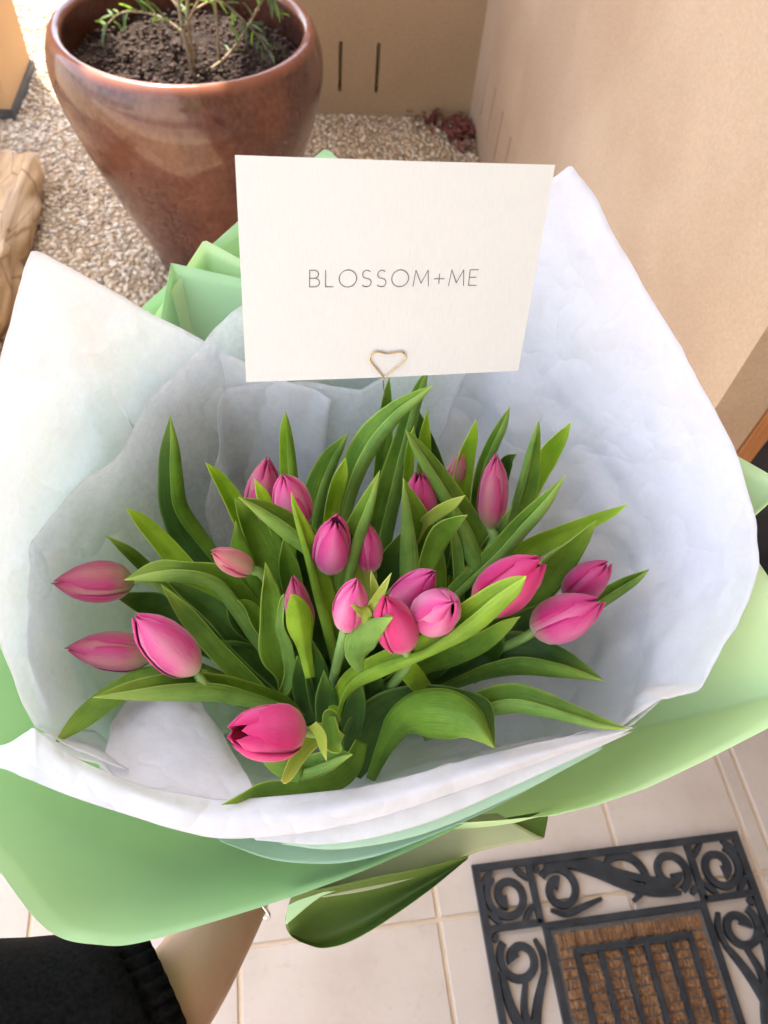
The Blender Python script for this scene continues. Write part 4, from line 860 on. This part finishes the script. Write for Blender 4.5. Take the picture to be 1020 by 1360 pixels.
# centre
leaf(T12, [(455, 1010, 7, 7), (456, 950, 9, 9), (453, 890, 11, 10), (443, 840, 13, 13), (428, 790, 11, 17), (413, 740, 8, 16), (400, 700, 6, 11), (391, 672, 3, 5), (387, 653, 0, 0)], .58, .43, 'lime', (.1, -1.1), fold='L')
leaf(T13, [(450, 900, 8, 8), (455, 830, 12, 12), (459, 770, 20, 11), (468, 720, 18, 14), (483, 680, 13, 12), (495, 650, 7, 6), (504, 625, 0, 0)], .54, .435, 'pale', (-.9, -.2), .005, fold='R')
leaf(T13, [(480, 850, 9, 9), (482, 800, 10, 10), (482, 745, 10, 10), (487, 708, 5, 5), (489, 693, 0, 0)], .55, .48, 'yellow', A_)
leaf(T15, [(540, 910, 10, 10), (558, 840, 16, 18), (560, 790, 27, 33), (556, 740, 25, 34), (549, 695, 16, 25), (543, 665, 9, 14), (536, 635, 0, 0)], .57, .455, 'mid', (.1, -.9), fold='L')
leaf(T15, [(540, 745, 6, 6), (560, 700, 7, 7), (580, 683, 9, 8), (600, 670, 7, 7), (618, 658, 0, 0)], .53, .455, 'yellow', (-.8, .2))
leaf(T15, [(560, 770, 8, 8), (572, 735, 12, 14), (587, 709, 15, 14), (604, 694, 8, 9), (621, 684, 0, 0)], .53, .455, 'mid', (-.8, .2))
leaf(T4, [(600, 860, 7, 7), (609, 800, 7, 7), (610, 760, 8, 7), (606, 720, 7, 6), (597, 690, 0, 0)], .58, .51, 'pale', A_)
leaf(T4, [(590, 870, 16, 16), (605, 800, 24, 18), (622, 740, 24, 20), (622, 695, 18, 14), (600, 655, 0, 0)], .62, .55, 'dark', A_)
leaf(T12, [(372, 960, 6, 8), (382, 905, 14, 10), (372, 865, 28, 14), (362, 822, 17, 13), (360, 790, 13, 13), (356, 766, 6, 7), (352, 746, 0, 0)], .57, .455, 'mid', (-.8, -.4), wob=1.2)
leaf(T12, [(368, 935, 5, 5), (384, 898, 7, 9), (380, 862, 7, 9), (371, 832, 5, 6), (375, 800, 4, 3), (377, 788, 0, 0)], .555, .47, 'pale', (.3, -1.2), wob=1.5)
leaf(T12, [(365, 860, 8, 8), (345, 825, 12, 12), (330, 805, 6, 8), (315, 797, 0, 0)], .55, .49, 'mid', (-.9, -.2))
leaf(T12, [(412, 900, 6, 6), (404, 860, 9, 10), (399, 833, 17, 17), (396, 812, 16, 16), (391, 797, 9, 9), (386, 789, 0, 0)], .47, .437, 'lime', (.9, .9))
leaf(T14, [(478, 892, 4, 4), (473, 868, 15, 14), (483, 846, 21, 20), (503, 830, 11, 12), (522, 820, 0, 0)], .45, .405, 'pale', (.4, .5), wob=.3)
leaf(T14, [(490, 850, 8, 8), (487, 830, 9, 9), (497, 817, 8, 8), (522, 819, 0, 0)], .445, .41, 'mid', Bc)
leaf(T13, [(500, 815, 5, 5), (498, 785, 6, 6), (493, 757, 0, 0)], .43, .42, 'yellow', A_)
leaf(T13, [(478, 835, 5, 5), (490, 812, 6, 6), (505, 788, 6, 6), (520, 761, 0, 0)], .43, .41, 'yellow', A_)
leaf(T13, [(492, 835, 6, 6), (485, 815, 9, 9), (476, 808, 6, 6), (466, 804, 0, 0)], .425, .41, 'yellow', Bc)
leaf(T14, [(580, 945, 9, 9), (562, 915, 12, 12), (545, 893, 14, 14), (525, 866, 9, 9)], .53, .47, 'lime', Bc)
leaf(T3b, [(480, 860, 18, 18), (505, 800, 24, 24), (522, 745, 18, 18), (537, 702, 0, 0)], .59, .525, 'dark', A_)
leaf(T3, [(400, 860, 12, 12), (392, 800, 14, 14), (383, 750, 13, 13), (377, 712, 0, 0)], .57, .51, 'mid', A_)
leaf(T3, [(425, 870, 12, 12), (415, 800, 14, 14), (405, 740, 12, 12), (398, 700, 0, 0)], .59, .53, 'dark', A_)
leaf(T10, [(420, 960, 14, 14), (370, 900, 22, 22), (320, 870, 18, 18), (285, 850, 0, 0)], .62, .57, 'dark', A_)
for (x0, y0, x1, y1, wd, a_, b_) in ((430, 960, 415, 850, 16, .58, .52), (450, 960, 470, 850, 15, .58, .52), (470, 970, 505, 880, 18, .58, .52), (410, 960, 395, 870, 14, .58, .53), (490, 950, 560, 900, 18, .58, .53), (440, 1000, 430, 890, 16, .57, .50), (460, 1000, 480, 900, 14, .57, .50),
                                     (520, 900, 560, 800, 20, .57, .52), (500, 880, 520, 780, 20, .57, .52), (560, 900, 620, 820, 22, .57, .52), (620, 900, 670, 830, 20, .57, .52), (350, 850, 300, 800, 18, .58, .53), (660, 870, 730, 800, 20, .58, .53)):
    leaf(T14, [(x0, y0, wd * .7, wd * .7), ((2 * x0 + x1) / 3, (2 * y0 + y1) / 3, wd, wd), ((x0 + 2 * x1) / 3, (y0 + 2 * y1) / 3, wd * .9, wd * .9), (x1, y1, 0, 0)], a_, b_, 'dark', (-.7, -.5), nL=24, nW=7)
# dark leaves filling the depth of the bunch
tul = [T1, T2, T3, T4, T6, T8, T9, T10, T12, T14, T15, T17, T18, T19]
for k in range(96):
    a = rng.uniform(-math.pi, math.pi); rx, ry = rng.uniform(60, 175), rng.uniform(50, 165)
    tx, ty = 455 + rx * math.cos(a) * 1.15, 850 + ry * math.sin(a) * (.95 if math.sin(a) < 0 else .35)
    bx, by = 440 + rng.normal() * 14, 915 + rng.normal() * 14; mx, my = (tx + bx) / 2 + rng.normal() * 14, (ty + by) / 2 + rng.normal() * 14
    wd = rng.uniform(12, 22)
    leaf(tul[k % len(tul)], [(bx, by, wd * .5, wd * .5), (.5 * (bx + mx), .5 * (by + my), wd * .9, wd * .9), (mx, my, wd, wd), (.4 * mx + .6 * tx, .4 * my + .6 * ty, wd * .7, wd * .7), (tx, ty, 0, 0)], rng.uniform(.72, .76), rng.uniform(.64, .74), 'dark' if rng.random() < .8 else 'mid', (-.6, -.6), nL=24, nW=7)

# ---- card and heart clip -------------------------------------------------
cp = [(312, 206), (737, 219), (688, 492), (327, 507)]
rays = [np.array([(x - 510) / F, (680 - y) / F, -1]) for x, y in cp]
Mx = np.array([rays[1], -rays[2], rays[3]]).T; sol = np.linalg.solve(Mx, rays[0]); dd = np.array([1, *sol])      # parallelogram condition
dd *= .341 / dd[0] * 1.0
CC = [P(x, y, d_) for (x, y), d_ in zip(cp, dd)]
cn = unit(np.cross(CC[1] - CC[0], CC[3] - CC[0])); cn = cn if cn.dot(VIEW) < 0 else -cn
def CP(u, v, h=0): return CC[0] + (CC[1] - CC[0]) * u + (CC[3] - CC[0]) * v + cn * h
cd = thing('gift_card', (CC[2] + CC[3]) / 2, 'white rectangular card with thin grey lettering standing above the tulips', 'card')
V, uv = [], []
for i in range(13):
    for j in range(13): V.append(CP(j / 12, i / 12, .0012 * math.sin(j / 12 * math.pi))); uv.append((j / 12, i / 12))
mk('card_sheet', V, gridfaces(13, 13), M['card'], cd, uv, smooth=False, solid=.0005)
def arc(cx, cy, rx, ry, a0, a1, n=18): return [(cx + rx * math.cos(R_(a0 + (a1 - a0) * i / (n - 1))), cy + ry * math.sin(R_(a0 + (a1 - a0) * i / (n - 1)))) for i in range(n)]
G_ = {'B': (.58, [[(0, 0), (0, 1)], [(0, 1), (.25, 1)] + arc(.25, .76, .24, .24, 90, -90) + [(0, .52)], [(0, .52), (.28, .52)] + arc(.28, .26, .27, .26, 90, -90) + [(0, 0)]]),
      'L': (.46, [[(0, 1), (0, 0), (.44, 0)]]), 'O': (.98, [arc(.49, .5, .49, .52, 0, 360, 40)]),
      'S': (.56, [arc(.27, .755, .23, .255, 40, 235, 18) + arc(.27, .25, .27, .26, 60, -145, 20)]),
      'M': (.92, [[(0, 0), (.10, 1), (.46, .18), (.82, 1), (.92, 0)]]), '+': (.62, [[(.0, .45), (.62, .45)], [(.31, .14), (.31, .76)]]),
      'E': (.5, [[(.5, 1), (0, 1), (0, 0), (.5, 0)], [(0, .52), (.42, .52)]])}
txt = 'BLOSSOM+ME'; gap = .30; tot = sum(G_[c][0] for c in txt) + gap * (len(txt) - 1)
def card_uv(px, py):
    r = P(px, py, 1.) - CAM0; t = (CC[0] - CAM0).dot(cn) / r.dot(cn); q = CAM0 + r * t - CC[0]
    e1, e2 = CC[1] - CC[0], CC[3] - CC[0]; return np.linalg.solve(np.array([[e1.dot(e1), e1.dot(e2)], [e1.dot(e2), e2.dot(e2)]]), np.array([e1.dot(q), e2.dot(q)]))
ua, va = card_uv(410.5, 380); ub, vb = card_uv(631.5, 378); uc, vc = card_uv(411, 358)
u0, ul, v0, hh = ua, ub - ua, va, va - vc; vsl = (vb - va) / ul
xs = ul / tot; parts = []; cx = 0; sw_ = .075
cu, cv = np.linalg.norm(CC[1] - CC[0]), np.linalg.norm(CC[3] - CC[0])
for ch in txt:
    wd_, strokes = G_[ch]
    for st in strokes:
        p = np.array([(u0 + (cx + x) * xs, v0 - y * hh + vsl * (cx + x) * xs) for x, y in st]); m2 = p * [cu, cv]       # metres on the card
        if len(p) > 8 or True:
            for a, b in zip(m2, m2[1:]):
                t = (b - a) / (np.linalg.norm(b - a) + 1e-9); n_ = np.array([-t[1], t[0]]) * .00021; a2, b2 = a - t * .00012, b + t * .00012
                q = [a2 - n_, b2 - n_, b2 + n_, a2 + n_]
                parts.append((np.array([CP(x / cu, y / cv, .0012 * math.sin(x / cu * math.pi) + .0005) for x, y in q]), [(0, 1, 2, 3)]))
    cx += wd_ + gap
V, Fc = join(parts); mk('lettering', V, Fc, M['ink'], cd, smooth=False)
# heart clip: wire heart in front of the card, stalk running down into the stems
hp = [(509, 500), (500, 489), (491, 478), (490, 471), (495, 466), (502, 465), (512, 467.5), (522, 466), (531, 465), (536, 468.5), (537, 474), (533, 479), (522, 488), (509, 499)]
def card_hit(px, py, off):
    r = P(px, py, 1.) - CAM0; t = (CC[0] - CAM0).dot(cn) / r.dot(cn); return CAM0 + r * t + cn * off
hk = thing('heart_clip', BASE, 'gold wire clip shaped as a heart holding the bottom edge of the card', 'card holder')
q3 = cr([card_hit(x, y, .0022) for x, y in hp], 60); V1 = tube(q3, .00042, 8)
q4 = cr([card_hit(x + 1, y + 1, -.0016) for x, y in hp[1:-1]], 50); V3 = tube(q4, .00042, 8)
b0_ = card_hit(509, 499, .0018); q5 = cr([b0_, P(509, 511, .44), P(511, 540, .565), P(505, 640, .63), BASE], 40)
V, Fc = join([V1, tube(q5, .00042, 8)]); mk('heart_wire', V, Fc, M['gold'], hk); mk('back_loop', *V3, M['gold'], hk)

# ------------------------------------------------------------------ arm and hand
def skin_mesh(name, verts, edges, radii, root, material, parent=None, sub=2):
    me = bpy.data.meshes.new(name); org = np.array(verts[root]) if parent is None else wloc(parent)
    me.from_pydata([tuple(np.array(v) - org) for v in verts], edges, []); o = bpy.data.objects.new(name, me); COL.objects.link(o)
    if parent is not None: o.parent = parent
    else: o.location = tuple(org)
    bpy.context.view_layer.objects.active = o
    sk = o.modifiers.new('skin', 'SKIN'); sk.use_smooth_shade = True
    for i, r in enumerate(radii): me.skin_vertices[0].data[i].radius = (r, r) if not hasattr(r, '__len__') else r
    for i in range(len(verts)): me.skin_vertices[0].data[i].use_root = (i == root)
    s = o.modifiers.new('subdiv', 'SUBSURF'); s.levels = sub; s.render_levels = sub
    dg = bpy.context.evaluated_depsgraph_get(); ev = bpy.data.meshes.new_from_object(o.evaluated_get(dg)); o.modifiers.clear(); o.data = ev
    ev.materials.clear(); ev.materials.append(material); ev.polygons.foreach_set('use_smooth', [True] * len(ev.polygons)); return o
GR = BASE + AX * .045                                        # centre of the grip
el, fo, wr = P(60, 1490, .50), P(232, 1330, .565), P(318, 1185, .625)
toward = unit(GR - wr); ga = unit(np.cross(AX, toward)); gb = np.cross(ga, AX)     # ga: sideways, gb: from wrist to grip
RG = .031
palm0 = wr + (GR - wr) * .38 - ga * .012; palm1 = GR - gb * (RG + .012) - ga * .012
verts = [el, fo, wr, palm0, palm1]; edges = [(0, 1), (1, 2), (2, 3), (3, 4)]; rad = [.046, .0375, (.030, .025), (.030, .022), (.030, .018)]
def around(c, a, r): return c + (gb * -math.cos(a) + ga * math.sin(a)) * r
for k, (off, L, r_) in enumerate(((-.030, .96, .0088), (-.010, 1.05, .0092), (.010, 1.0, .0090), (.029, .84, .0078))):
    c_ = GR + AX * off; kn = palm1 + AX * off * .85 + ga * .004; i0 = len(verts); prev = 4
    pts_ = [kn] + [around(c_, -a_ , RG) for a_ in (.9 * L, 1.7 * L, 2.5 * L, 3.1 * L)]
    for q, p_ in enumerate(pts_): verts.append(p_); rad.append(r_ * (1.15, 1.05, 1., .95, .82)[q]); edges.append((prev, len(verts) - 1)); prev = len(verts) - 1
tb = palm0 - AX * .02 + ga * .018; prev = 3
for q, p_ in enumerate([tb, around(GR - AX * .032, .75, RG + .004), around(GR - AX * .036, 1.5, RG), around(GR - AX * .034, 2.15, RG)]):
    verts.append(p_); rad.append((.014, .0115, .0105, .0085)[q]); edges.append((prev, len(verts) - 1)); prev = len(verts) - 1
pe = thing('person', P(232, 1330, .565), 'bare forearm and hand in black knit sleeve holding the bouquet from below', 'person')
skin_mesh('body', verts, edges, rad, 0, M['skin'], pe)
# ring on the index finger
rc = around(GR + AX * -.030, -1.1, RG); rp = [rc + (gb * math.cos(a) * .0 + AX * math.cos(a) + unit(rc - GR) * math.sin(a)) * .0105 for a in np.linspace(0, 2 * math.pi, 28)]
# bracelet at the wrist
wd0 = unit(wr - fo); wa = unit(np.cross(wd0, VIEW)); wb = np.cross(wd0, wa); wc = wr - wd0 * .004
rp = [wc + (wa * math.cos(a) * .0315 + wb * math.sin(a) * .027) for a in np.linspace(0, 2 * math.pi, 49)]
V, Fc = tube(rp, .0016, 8); mk('bracelet', V, Fc, M['silver'], pe)
# sleeve with ribbed cuff
def sleeve_ring(c, n, r, aspect=.9, ph=0., rib=0.):
    a = unit(np.cross(n, VIEW)); b = np.cross(n, a); out = []
    for j in range(128):
        q = 2 * math.pi * j / 128; rr = r * (1 + rib * (1 if j % 4 < 2 else -1) / 2) + .0015 * math.sin(3 * q + ph)
        out.append(c + a * math.cos(q) * rr + b * math.sin(q) * rr * aspect)
    return out
SX = 14
cs = [(P(208 + SX, 1322, .565), .0475, .0), (P(209 + SX, 1320, .565),   .052, .11), (P(188 + SX, 1332, .56), .054, .11), (P(172 + SX, 1340, .556), .056, .09), (P(168 + SX, 1342, .555), .062, 0), (P(120 + SX, 1358, .545), .066, 0), (P(70 + SX, 1372, .535), .071, 0), (P(10 + SX, 1390, .52), .078, 0), (P(-80 + SX, 1420, .50), .09, 0), (P(-220 + SX, 1470, .46), .11, 0)]
nd0 = unit(P(232, 1296, .57) - P(150, 1352, .545)); V = []
for k, (c_, r_, rb) in enumerate(cs): V += sleeve_ring(c_, nd0, r_, .9, k * .8, rb)
o = mk('sleeve', V, gridfaces(len(cs), 128, True), M['knit'], pe, solid=.0012)
